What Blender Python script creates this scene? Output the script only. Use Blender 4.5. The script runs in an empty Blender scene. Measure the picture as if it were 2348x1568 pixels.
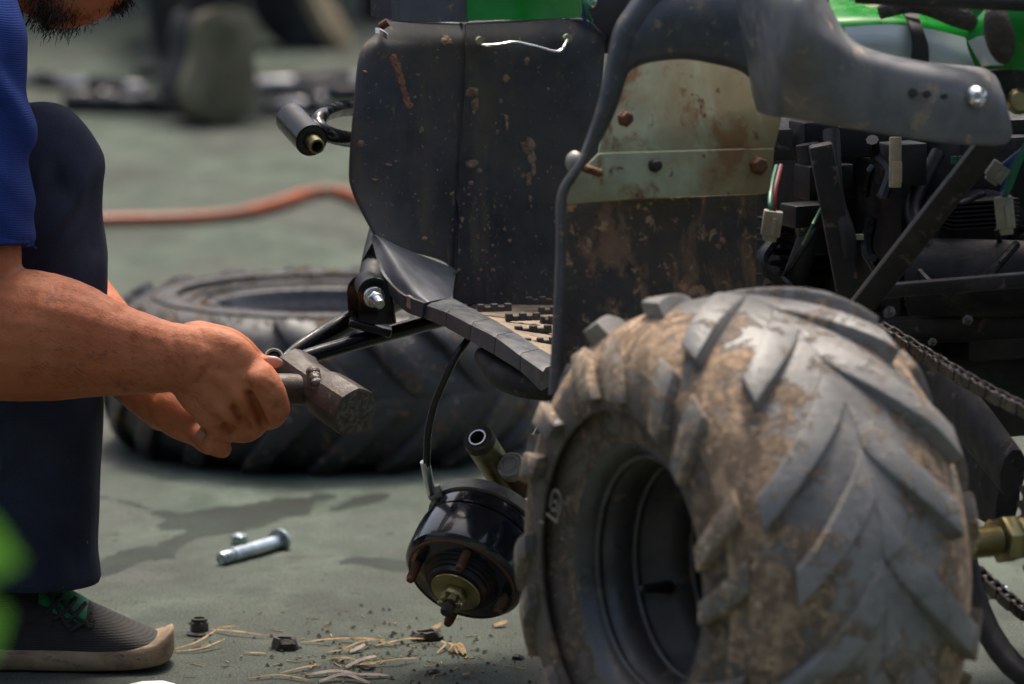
import bpy, bmesh, math, random
import numpy as np
from mathutils import Vector, Matrix, Quaternion, noise as mnoise

random.seed(7); np.random.seed(7)
R = math.radians
scene = bpy.context.scene
COL = scene.collection

# ---------------------------------------------------------------- camera, world, sun, exposure
PITCH = R(8.3); CAM_Z = 1.10; LENS = 200.0
cam_d = bpy.data.cameras.new('camera'); cam = bpy.data.objects.new('camera', cam_d); COL.objects.link(cam)
cam.location = (0, 0, CAM_Z); cam.rotation_euler = (math.pi/2 - PITCH, 0, 0)
cam_d.lens = LENS; cam_d.sensor_width = 36; cam_d.sensor_fit = 'HORIZONTAL'
cam_d.clip_start = 0.05; cam_d.clip_end = 2000
cam_d.dof.use_dof = True; cam_d.dof.focus_distance = 5.33; cam_d.dof.aperture_fstop = 6.3
cam_d.dof.aperture_blades = 0
scene.camera = cam

SUN_EL, SUN_AZ = R(66), R(6)      # azimuth measured from +Y towards +X (sun stands high beyond the scene)
world = bpy.data.worlds.new('World'); scene.world = world; world.use_nodes = True
wn = world.node_tree; wn.nodes.clear()
sky = wn.nodes.new('ShaderNodeTexSky'); sky.sky_type = 'NISHITA'; sky.sun_disc = False
sky.sun_elevation = SUN_EL; sky.sun_rotation = SUN_AZ
sky.air_density = 1.0; sky.dust_density = 7.0; sky.ozone_density = 0.6
bg = wn.nodes.new('ShaderNodeBackground'); bg.inputs[1].default_value = 0.15
wo = wn.nodes.new('ShaderNodeOutputWorld')
wn.links.new(sky.outputs[0], bg.inputs[0]); wn.links.new(bg.outputs[0], wo.inputs[0])
sun_d = bpy.data.lights.new('sun', 'SUN'); sun = bpy.data.objects.new('sun', sun_d); COL.objects.link(sun)
sun_d.energy = 2.5; sun_d.angle = R(14); sun_d.color = (1.0, 0.93, 0.83)
sdir = Vector((math.sin(SUN_AZ)*math.cos(SUN_EL), math.cos(SUN_AZ)*math.cos(SUN_EL), math.sin(SUN_EL)))
sun.rotation_euler = (-sdir).to_track_quat('-Z', 'Y').to_euler(); sun.location = sdir*20
scene.view_settings.view_transform = 'Standard'; scene.view_settings.look = 'None'
scene.view_settings.gamma = 1.0; scene.view_settings.exposure = 0.55
scene.cycles.use_denoising = True
scene.cycles.max_bounces = 6; scene.cycles.caustics_reflective = False; scene.cycles.caustics_refractive = False

# ---------------------------------------------------------------- unprojection helpers (image pixels through the camera to metres)
FU = LENS/36*2347.0
def P(u, v, Y):
    """point at distance Y (metres along the ground), unprojected from image pixel (u, v)"""
    a = (u - 1173.5)/FU; b = (784.0 - v)/FU
    dy = math.cos(PITCH) + b*math.sin(PITCH); dz = -math.sin(PITCH) + b*math.cos(PITCH)
    t = Y/dy
    return Vector((a*t, Y, CAM_Z + dz*t))
def G(u, v, z=0.0):  # unprojects an image pixel through the camera to height z
    b = (784.0 - v)/FU
    dy = math.cos(PITCH) + b*math.sin(PITCH); dz = -math.sin(PITCH) + b*math.cos(PITCH)
    t = (z - CAM_Z)/dz
    return Vector(((u - 1173.5)/FU*t, dy*t, z))
def px(Y): return Y/FU/math.cos(PITCH)*1.0      # metres of one image pixel at distance Y

# ---------------------------------------------------------------- mesh helpers
def crv(pts, n):
    """Catmull-Rom through the rows of pts (any width), n samples"""
    p = np.array([list(q) for q in pts], float); k = len(p)
    if k == 2:
        t = np.linspace(0, 1, n)[:, None]; return p[0]*(1-t) + p[1]*t
    e = np.vstack([2*p[0]-p[1], p, 2*p[-1]-p[-2]])
    out = []
    for s in np.linspace(0, k-1-1e-9, n):
        i = int(s); t = s-i
        a, b, c, d = e[i], e[i+1], e[i+2], e[i+3]
        out.append(0.5*((2*b)+(-a+c)*t+(2*a-5*b+4*c-d)*t*t+(-a+3*b-3*c+d)*t**3))
    return np.array(out)

class MB:
    def __init__(s): s.v = []; s.f = []
    def add(s, verts, faces):
        o = len(s.v); s.v.extend([tuple(q) for q in verts]); s.f.extend([tuple(i+o for i in f) for f in faces]); return s
    def box(s, c, size, rot=None):
        c = Vector(c); M = rot or Matrix.Identity(3); h = Vector(size)/2
        vs = [c + M @ Vector((x*h.x, y*h.y, z*h.z)) for x in (-1,1) for y in (-1,1) for z in (-1,1)]
        return s.add(vs, [(0,1,3,2),(4,6,7,5),(0,4,5,1),(2,3,7,6),(0,2,6,4),(1,5,7,3)])
    def tube(s, pts, rad, seg=12, n=None, cap=True, round_cap=False, flat=None, open_=False):
        """pts list of Vector; rad scalar or list; flat = (dir, factor) squashes the section along dir"""
        pts = [Vector(q) for q in pts]
        if not isinstance(rad, (list, tuple, np.ndarray)): rad = [rad]*len(pts)
        q = np.array([[*a, r] for a, r in zip(pts, rad)])
        if n: q = crv(q, n)
        P3 = [Vector(a[:3]) for a in q]; Rr = [max(a[3], 1e-5) for a in q]
        if round_cap:
            d0 = (P3[0]-P3[1]).normalized(); d1 = (P3[-1]-P3[-2]).normalized(); r0, r1 = Rr[0], Rr[-1]; b0, b1 = P3[0], P3[-1]
            for a in (35, 65, 86):
                P3.insert(0, b0 + d0*r0*math.sin(R(a))); Rr.insert(0, r0*math.cos(R(a)))
                P3.append(b1 + d1*r1*math.sin(R(a))); Rr.append(r1*math.cos(R(a)))
        m = len(P3); T = []
        for i in range(m):
            t = P3[min(i+1, m-1)] - P3[max(i-1, 0)]
            T.append(t.normalized() if t.length > 1e-9 else Vector((0,0,1)))
        up = Vector((0,0,1)) if abs(T[0].z) < .9 else Vector((1,0,0))
        nrm = T[0].cross(up).normalized(); vs = []
        for i in range(m):
            if i:
                nrm = (T[i-1].rotation_difference(T[i]) @ nrm); nrm = (nrm - T[i]*nrm.dot(T[i])).normalized()
            bi = T[i].cross(nrm)
            for k in range(seg):
                a = 2*math.pi*k/seg; d = nrm*math.cos(a)+bi*math.sin(a)
                if flat:
                    fd = Vector(flat[0]).normalized(); d = d - fd*d.dot(fd)*(1-flat[1])
                vs.append(P3[i] + d*Rr[i])
        fs = [(i*seg+k, i*seg+(k+1)%seg, (i+1)*seg+(k+1)%seg, (i+1)*seg+k) for i in range(m-1) for k in range(seg)]
        if cap and not open_: fs += [tuple(range(seg-1, -1, -1)), tuple((m-1)*seg+k for k in range(seg))]
        return s.add(vs, fs)
    def lathe(s, c, axis, prof, seg=40, close=False, cap0=True):
        """prof rows (along axis, radius)"""
        c = Vector(c); A = Vector(axis).normalized()
        e1 = A.orthogonal().normalized(); e2 = A.cross(e1); vs = []
        for (w, r) in prof:
            for k in range(seg):
                a = 2*math.pi*k/seg; vs.append(c + A*w + (e1*math.cos(a)+e2*math.sin(a))*r)
        m = len(prof)
        rng = m if close else m-1
        fs = [(i*seg+k, i*seg+(k+1)%seg, ((i+1)%m)*seg+(k+1)%seg, ((i+1)%m)*seg+k) for i in range(rng) for k in range(seg)]
        if not close:
            if prof[0][1] > 1e-6 and cap0: fs.append(tuple(range(seg-1, -1, -1)))
            if prof[-1][1] > 1e-6: fs.append(tuple((m-1)*seg+k for k in range(seg)))
        return s.add(vs, fs)
    def ball(s, c, r, M=None, seg=16, rings=10):
        c = Vector(c); r = Vector(r) if hasattr(r, '__len__') else Vector((r,r,r)); M = M or Matrix.Identity(3); vs = []
        for i in range(rings+1):
            ph = math.pi*i/rings
            for k in range(seg):
                th = 2*math.pi*k/seg
                vs.append(c + M @ Vector((r.x*math.sin(ph)*math.cos(th), r.y*math.sin(ph)*math.sin(th), r.z*math.cos(ph))))
        return s.add(vs, [(i*seg+k, (i+1)*seg+k, (i+1)*seg+(k+1)%seg, i*seg+(k+1)%seg) for i in range(rings) for k in range(seg)])
    def prism(s, outline, off):
        """outline: list of Vectors (roughly planar), extruded by off"""
        n = len(outline); off = Vector(off); a = [Vector(q) for q in outline]
        vs = a + [q+off for q in a]
        fs = [tuple(range(n)), tuple(range(2*n-1, n-1, -1))] + [(i, i+n, (i+1)%n+n, (i+1)%n) for i in range(n)]
        return s.add(vs, fs)
    def patch(s, rows, nu, nv, thick=None):
        """rows of points; smooth interpolated sheet nu x nv (+ thickness along normals)"""
        rr = [crv(r, nu) for r in rows]
        g = np.array([crv([r[i] for r in rr], nv) for i in range(nu)])   # nu,nv,3
        du = np.gradient(g, axis=0); dv = np.gradient(g, axis=1)
        nn = np.cross(du, dv); nn /= (np.linalg.norm(nn, axis=2, keepdims=True)+1e-12)
        idx = lambda i, j: i*nv+j
        fs = [(idx(i,j), idx(i+1,j), idx(i+1,j+1), idx(i,j+1)) for i in range(nu-1) for j in range(nv-1)]
        if thick is None: return s.add(g.reshape(-1,3), fs)
        g2 = g - nn*thick; N = nu*nv
        fs2 = [tuple(N+q for q in reversed(f)) for f in fs]
        rim = []
        for i in range(nu-1):
            rim += [(idx(i+1,0), idx(i,0), N+idx(i,0), N+idx(i+1,0)), (idx(i,nv-1), idx(i+1,nv-1), N+idx(i+1,nv-1), N+idx(i,nv-1))]
        for j in range(nv-1):
            rim += [(idx(0,j), idx(0,j+1), N+idx(0,j+1), N+idx(0,j)), (idx(nu-1,j+1), idx(nu-1,j), N+idx(nu-1,j), N+idx(nu-1,j+1))]
        return s.add(np.vstack([g.reshape(-1,3), g2.reshape(-1,3)]), fs+fs2+rim)
    def mesh(s, name, center=None, bevel=0, smooth=True, angle=38, bseg=2):
        c = Vector(center) if center is not None else None
        if c is None:
            a = np.array([list(q) for q in s.v]); c = Vector((a.min(0)+a.max(0))/2)
        me = bpy.data.meshes.new(name)
        me.from_pydata([tuple(Vector(q)-c) for q in s.v], [], s.f)
        bm = bmesh.new(); bm.from_mesh(me)
        bmesh.ops.recalc_face_normals(bm, faces=bm.faces)
        if bevel:
            ed = [e for e in bm.edges if len(e.link_faces) == 2 and e.calc_face_angle(0) > R(30)]
            bmesh.ops.bevel(bm, geom=ed, offset=bevel, segments=bseg, affect='EDGES', profile=.5, clamp_overlap=True)
        for f in bm.faces: f.smooth = smooth
        if smooth:
            for e in bm.edges:
                if len(e.link_faces) == 2 and e.calc_face_angle(0) > R(angle): e.smooth = False
        bm.to_mesh(me); bm.free(); me.update()
        return me, c

WM = {}
def place(o, parent, M):
    COL.objects.link(o); WM[o.name] = M
    if parent is not None:
        o.parent = parent; o.matrix_basis = WM[parent.name].inverted() @ M
    else: o.matrix_basis = M
    return o
def build(mb, name, mat, parent=None, bevel=0, smooth=True, angle=38, label=None, cat=None, group=None, kind=None, center=None, bseg=2):
    me, c = mb.mesh(name, center, bevel, smooth, angle, bseg)
    me.materials.append(mat)
    o = bpy.data.objects.new(name, me); place(o, parent, Matrix.Translation(c))
    return tag(o, label, cat, group, kind)
def tag(o, label=None, cat=None, group=None, kind=None):
    if label: o['label'] = label
    if cat: o['category'] = cat
    if group: o['group'] = group
    if kind: o['kind'] = kind
    return o
def thing(name, loc, label, cat, group=None):
    o = bpy.data.objects.new(name, None); o.empty_display_size = .05
    place(o, None, Matrix.Translation(Vector(loc))); return tag(o, label, cat, group)
def node(name, parent, loc=None):
    o = bpy.data.objects.new(name, None); o.empty_display_size = .03
    return place(o, parent, Matrix.Translation(Vector(loc)) if loc is not None else WM[parent.name])
def remesh(mb, voxel, smooth_it=4, fac=.5):
    me = bpy.data.meshes.new('tmp'); me.from_pydata(mb.v, [], mb.f)
    bm = bmesh.new(); bm.from_mesh(me); bmesh.ops.remove_doubles(bm, verts=bm.verts, dist=1e-6)
    bmesh.ops.recalc_face_normals(bm, faces=bm.faces); bm.to_mesh(me); bm.free()
    o = bpy.data.objects.new('tmp', me); COL.objects.link(o)
    m = o.modifiers.new('r', 'REMESH'); m.mode = 'VOXEL'; m.voxel_size = voxel; m.adaptivity = 0
    if smooth_it:
        k = o.modifiers.new('s', 'SMOOTH'); k.factor = fac; k.iterations = smooth_it
    bpy.context.view_layer.update()
    dg = bpy.context.evaluated_depsgraph_get()
    out = bpy.data.meshes.new_from_object(o.evaluated_get(dg))
    bpy.data.objects.remove(o); bpy.data.meshes.remove(me)
    return out
def from_mesh(me, name, mat, parent, disp=None):
    """finish a remeshed body: optional displacement callback (co, normal) -> metres; recentred"""
    n = len(me.vertices)
    co = np.empty(n*3); me.vertices.foreach_get('co', co); co = co.reshape(-1,3)
    if disp:
        no = np.array([v.normal[:] for v in me.vertices])
        d = np.array([disp(Vector(c), Vector(k)) for c, k in zip(co, no)])
        co = co + no*d[:, None]
    c = (co.min(0)+co.max(0))/2
    me.vertices.foreach_set('co', (co-c).ravel()); me.update()
    me.polygons.foreach_set('use_smooth', [True]*len(me.polygons))
    me.name = name; me.materials.clear(); me.materials.append(mat)
    o = bpy.data.objects.new(name, me); return place(o, parent, Matrix.Translation(Vector(c)))

# ---------------------------------------------------------------- material helpers
class NT:
    def __init__(s, name):
        s.m = bpy.data.materials.new(name); s.m.use_nodes = True; s.t = s.m.node_tree; s.t.nodes.clear()
        s.out = s.n('ShaderNodeOutputMaterial'); s.b = s.n('ShaderNodeBsdfPrincipled')
        s.l(s.b.outputs[0], s.out.inputs[0]); s._p = None
    def n(s, t, **k):
        x = s.t.nodes.new(t)
        for a, b in k.items(): setattr(x, a, b)
        return x
    def l(s, a, b): s.t.links.new(a, b)
    def pos(s, scale=(1,1,1)):
        if s._p is None: s._p = s.n('ShaderNodeNewGeometry')
        if tuple(scale) == (1,1,1): return s._p.outputs['Position']
        v = s.n('ShaderNodeVectorMath', operation='MULTIPLY'); s.l(s._p.outputs['Position'], v.inputs[0]); v.inputs[1].default_value = scale
        return v.outputs[0]
    def noise(s, scale, detail=5, rough=.6, stretch=(1,1,1), dist=0.0, off=0):
        x = s.n('ShaderNodeTexNoise'); x.inputs['Scale'].default_value = scale; x.inputs['Detail'].default_value = detail
        x.inputs['Roughness'].default_value = rough; x.inputs['Distortion'].default_value = dist
        p = s.pos(stretch)
        if off:
            a = s.n('ShaderNodeVectorMath', operation='ADD'); s.l(p, a.inputs[0]); a.inputs[1].default_value = (off, off*.7, off*1.3); p = a.outputs[0]
        s.l(p, x.inputs['Vector']); return x.outputs['Fac']
    def ramp(s, f, lo, hi, a=0.0, b=1.0):
        x = s.n('ShaderNodeMapRange'); x.interpolation_type = 'SMOOTHSTEP'
        s.l(f, x.inputs[0]); x.inputs[1].default_value = lo; x.inputs[2].default_value = hi; x.inputs[3].default_value = a; x.inputs[4].default_value = b
        return x.outputs[0]
    def math(s, op, a, b):
        x = s.n('ShaderNodeMath', operation=op)
        for i, q in enumerate((a, b)):
            if isinstance(q, (int, float)): x.inputs[i].default_value = q
            else: s.l(q, x.inputs[i])
        return x.outputs[0]
    def mix(s, f, a, b):
        x = s.n('ShaderNodeMix', data_type='RGBA')
        if isinstance(f, (int, float)): x.inputs[0].default_value = f
        else: s.l(f, x.inputs[0])
        for i, q in ((6, a), (7, b)):
            if isinstance(q, (tuple, list)): x.inputs[i].default_value = (*q[:3], 1)
            else: s.l(q, x.inputs[i])
        return x.outputs[2]
    def mixf(s, f, a, b):
        x = s.n('ShaderNodeMix', data_type='FLOAT'); s.l(f, x.inputs[0])
        for i, q in ((2, a), (3, b)):
            if isinstance(q, (int, float)): x.inputs[i].default_value = q
            else: s.l(q, x.inputs[i])
        return x.outputs[0]
    def bump(s, h, strength=.3, dist=.002):
        x = s.n('ShaderNodeBump'); x.inputs['Strength'].default_value = strength; x.inputs['Distance'].default_value = dist
        s.l(h, x.inputs['Height'])
        prev = s.b.inputs['Normal'].links
        if prev: s.l(prev[0].from_socket, x.inputs['Normal'])
        s.l(x.outputs[0], s.b.inputs['Normal']); return x
    def set(s, **k):
        for a, q in k.items():
            i = s.b.inputs[a.replace('_', ' ')]
            if isinstance(q, (tuple, list)): i.default_value = (*q[:3], 1) if len(q) == 3 and i.type == 'RGBA' else q
            elif isinstance(q, (int, float)): i.default_value = q
            else: s.l(q, i)
        return s

def surf(name, col, rough=.5, metal=0.0, vary=.25, layers=(), bump=None, coat=0, spec=.5, vscale=30):
    """base colour with gentle variation + dirt layers [(scale, lo, hi, colour, rough, stretch)]"""
    t = NT(name)
    c = t.mix(t.ramp(t.noise(vscale, 4), .3, .7), tuple(q*(1-vary) for q in col), tuple(min(1, q*(1+vary)) for q in col))
    r = t.ramp(t.noise(vscale*2.3, 4, off=3), .3, .7, max(.02, rough-.08), min(1, rough+.1)); m = None
    for i, L in enumerate(layers):
        sc, lo, hi, lc, lr = L[:5]; st = L[5] if len(L) > 5 else (1,1,1)
        f = t.ramp(t.noise(sc, 8, .68, st, .4, off=11+7*i), lo, hi)
        c2 = t.mix(t.noise(sc*3, 3, off=5), tuple(q*.6 for q in lc), tuple(min(1, q*1.35) for q in lc))
        c = t.mix(f, c, c2); r = t.mixf(f, r, lr)
        if metal: m = t.mixf(f, m if m is not None else metal, 0.0)
    t.set(Base_Color=c, Roughness=r, Metallic=m if m is not None else metal, Specular_IOR_Level=spec)
    if coat: t.set(Coat_Weight=coat, Coat_Roughness=.08)
    if bump: t.bump(t.noise(bump[0], 6, .65, off=2), bump[1], bump[2] if len(bump) > 2 else .002)
    return t.m

MUD = (.27, .16, .09); SAND = (.38, .27, .17); RUST = (.2, .07, .02)
M = {}
M['plastic'] = surf('dark_plastic', (.024, .0275, .034), .5, layers=[
    (7, .42, .60, (.055, .053, .051), .8), (20, .50, .66, (.080, .070, .057), .9, (1, 1, .14)), (60, .61, .67, (.12, .09, .062), .95, (1, 1, .4)), (230, .63, .66, (.24, .18, .125), .95)], bump=(900, .25, .001))
M['plastic_grey'] = surf('grey_plastic', (.105, .110, .122), .40, layers=[
    (12, .46, .66, (.15, .147, .14), .75), (30, .57, .66, (.30, .235, .17), .95)], bump=(700, .15, .001))
M['plastic_skylit'] = surf('skylit_plastic', (.085, .092, .106), .5, layers=[(12, .5, .75, (.09, .085, .078), .7), (60, .64, .68, (.22, .17, .12), .9)], bump=(900, .25, .001))  # paler copy of the dark shield plastic; sky light put into the colour
M['edge'] = surf('worn_and_shaded_plastic', (.045, .05, .058), .45, layers=[(40, .53, .7, (.10, .09, .077), .8), (110, .60, .65, (.2, .15, .10), .95)], bump=(500, .2, .001))  # worn edges; on fender lip and arch the dark tone stands for shade
M['sand'] = surf('dusty_floor_plastic', (.30, .23, .16), .9, layers=[(40, .55, .7, (.07, .07, .07), .7)], bump=(300, .4, .002))
M['green'] = surf('green_paint_plastic', (.006, .19, .018), .3, vary=.12, layers=[(30, .62, .68, (.25, .2, .12), .8)], spec=.3)
M['muddy'] = surf('muddy_flap', (.03, .028, .026), .75, layers=[(9, .42, .64, (.065, .050, .036), .95), (26, .53, .62, (.16, .10, .06), .95, (1, 1, .45)), (70, .57, .63, (.30, .19, .11), .95)], bump=(120, .6, .004))
M['primer'] = surf('pale_green_paint', (.31, .345, .235), .55, vary=.15, layers=[(6, .40, .60, (.25, .205, .105), .7), (18, .51, .62, (.19, .11, .045), .85), (50, .60, .66, (.12, .055, .03), .9)], bump=(60, .15, .001))
M['black'] = surf('black_gloss_paint', (.004, .0045, .006), .2, coat=0, spec=.32, layers=[(60, .66, .72, (.14, .09, .05), .8)])
M['frame'] = surf('dusty_black_frame', (.010, .0095, .0095), .6, layers=[(14, .50, .70, (.045, .038, .032), .8), (50, .60, .66, (.13, .09, .06), .9)])
M['engine'] = surf('engine_dark_metal', (.010, .010, .011), .5, metal=.2, layers=[(20, .52, .7, (.045, .04, .035), .7)], bump=(160, .3, .002))
M['drum'] = surf('black_enamel_drum', (.010, .012, .018), .18, coat=.6, layers=[(30, .62, .72, (.12, .06, .03), .75)])
M['drum_face'] = surf('rusty_drum_face', (.016, .014, .014), .42, layers=[(24, .56, .70, (.12, .05, .02), .8)])
M['rust_ring'] = surf('rust_edge', (.11, .042, .018), .8, vary=.4, bump=(300, .4))
M['rusty'] = surf('rusty_steel', (.10, .05, .03), .6, metal=.5, layers=[(60, .45, .65, RUST, .9)], bump=(500, .4))
M['alu'] = surf('grey_cast_aluminium', (.30, .285, .25), .55, metal=.6, layers=[(30, .5, .7, (.13, .11, .085), .8)], bump=(400, .2))
M['steel'] = surf('zinc_steel', (.62, .64, .66), .24, metal=1, layers=[(50, .62, .72, (.16, .13, .1), .7)])
M['blue_steel'] = surf('zinc_bolt_steel', (.40, .47, .50), .3, metal=1, layers=[(80, .54, .66, (.1, .085, .07), .7)])
M['gold'] = surf('yellow_zinc', (.38, .33, .16), .36, metal=.9, layers=[(40, .58, .72, (.16, .13, .07), .6)])
M['olive'] = surf('olive_zinc_steel', (.23, .21, .105), .34, metal=.8, layers=[(40, .52, .72, (.07, .06, .035), .6)])
M['hammer'] = surf('worn_hammer_steel', (.062, .050, .042), .5, metal=.55, layers=[(40, .60, .70, (.22, .13, .03), .8), (18, .45, .7, (.05, .036, .03), .6)], bump=(260, .35, .002))
M['hammer_face'] = surf('pitted_hammer_face', (.14, .125, .105), .62, metal=.55, vary=.5, vscale=180, layers=[(120, .5, .66, (.05, .043, .036), .7), (60, .64, .70, (.2, .13, .04), .8)], bump=(420, .8, .002))
M['weld'] = surf('weld_bead', (.10, .085, .075), .3, metal=.6, bump=(300, .6, .003))
M['cable'] = surf('black_cable', (.008, .009, .010), .3)
M['rubber'] = surf('black_rubber', (.014, .014, .015), .55)
M['rim'] = surf('black_rim', (.045, .044, .044), .30, layers=[(8, .46, .66, (.075, .058, .044), .7), (50, .60, .66, (.14, .10, .065), .95)])
M['rim_far'] = surf('black_rim_clean', (.012, .013, .017), .28)
M['wire'] = surf('bare_wire', (.75, .75, .74), .25, metal=1)
M['conn'] = surf('cream_plastic', (.27, .245, .18), .55, layers=[(60, .52, .66, (.28, .22, .14), .8)])
M['wgreen'] = surf('green_wire', (.012, .14, .075), .4); M['wblue'] = surf('blue_wire', (.012, .06, .18), .4); M['wred'] = surf('red_wire', (.14, .012, .012), .4)
M['yellow'] = surf('yellow_plastic', (.7, .36, .01), .4)
M['hose'] = surf('orange_hose', (.30, .075, .03), .5, vary=.3, vscale=8, layers=[(10, .5, .7, (.22, .1, .06), .7)])
M['tape'] = surf('masking_tape', (.5, .40, .28), .8)
M['nut_dark'] = surf('oily_nut', (.12, .115, .105), .38, metal=.8, layers=[(150, .5, .65, (.05, .04, .03), .8)])
M['grease'] = surf('greasy_dirt', (.030, .023, .016), .5, layers=[(150, .5, .65, (.1, .075, .045), .9)], bump=(400, .8, .003))
M['straw'] = surf('dry_straw', (.30, .195, .08), .8, vary=.45, vscale=70)
M['bark_chip'] = surf('pale_wood_chip', (.36, .29, .23), .85, vary=.3, vscale=70)
M['crumb'] = surf('dark_crumbs', (.035, .027, .02), .95, vary=.5)
M['sky_sheen_decal'] = surf('sky_sheen_pale', (.50, .58, .58), .16, vary=.12, vscale=9, layers=[(14, .56, .7, (.3, .36, .32), .4)], coat=.5)  # pale tone stands for sky reflected on the tail plastics
M['white'] = surf('white_paper', (.8, .8, .8), .6, vary=.04)
M['shoe_sole_far'] = surf('olive_rubber_sole', (.135, .125, .078), .85, vary=.3, vscale=10)
M['far_dark'] = surf('dark_trouser_cloth', (.012, .013, .017), .85)
M['far_shoe'] = surf('dark_shoe_leather', (.02, .021, .022), .7)
M['tan'] = surf('tan_sole_edge', (.27, .22, .14), .8)
M['chrome'] = surf('chromed_tube', (.34, .34, .35), .32, metal=1, vary=.1)
M['dark_tube'] = surf('dark_steel_tube', (.045, .045, .047), .4, metal=.6)

def tyre_mat(name, rub, mud_amt, side, dust, crown=False):
    t = NT(name)
    n1 = t.noise(9, 6, .6); n2 = t.noise(34, 9, .7, off=4, dist=.6); n3 = t.noise(140, 4, .6, off=9)
    c = t.mix(t.ramp(n1, .35, .65), rub, dust)
    f = t.math('ADD', t.math('MULTIPLY', n2, .75), t.math('MULTIPLY', n1, .25))
    if crown:
        sh_ = t.n('ShaderNodeAttribute', attribute_name='shoulder'); f = t.math('ADD', f, t.ramp(sh_.outputs['Fac'], .05, .85, -.12, .05))
    f = t.ramp(f, mud_amt, mud_amt+.09)
    mc = t.mix(t.ramp(n3, .3, .7), tuple(q*.55 for q in side), side)
    mc = t.mix(t.ramp(t.noise(48, 8, .75, (1, 1, .6), 1.0, off=33), .44, .54), tuple(q*.40 for q in side), mc)
    mc = t.mix(t.ramp(t.noise(85, 6, .7, off=37), .58, .64), mc, tuple(min(1, q*1.45) for q in side))
    c = t.mix(f, c, mc)
    sp = t.ramp(t.noise(210, 2, .5, off=21), .70, .74); c = t.mix(sp, c, (.5, .42, .33))
    t.set(Base_Color=c, Roughness=t.mixf(f, .5, .92)); t.bump(t.math('ADD', t.math('MULTIPLY', f, n2), t.math('MULTIPLY', n3, .2)), .7, .006)
    return t.m
M['tyre'] = tyre_mat('muddy_tyre_rubber', (.085, .083, .080), .43, (.44, .30, .19), (.22, .205, .185), True)
M['lug'] = tyre_mat('tread_lug_rubber', (.115, .112, .106), .52, (.40, .30, .205), (.225, .215, .20))
M['shoulder'] = tyre_mat('muddy_shoulder_rubber', (.12, .11, .10), .44, (.46, .34, .23), (.26, .23, .195))
M['sidewall'] = tyre_mat('brown_dusty_sidewall', (.072, .058, .045), .45, (.22, .15, .095), (.115, .09, .068))
M['tyre_far'] = tyre_mat('dark_tyre_rubber', (.020, .021, .023), .505, (.20, .13, .08), (.03, .031, .034))

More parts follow.
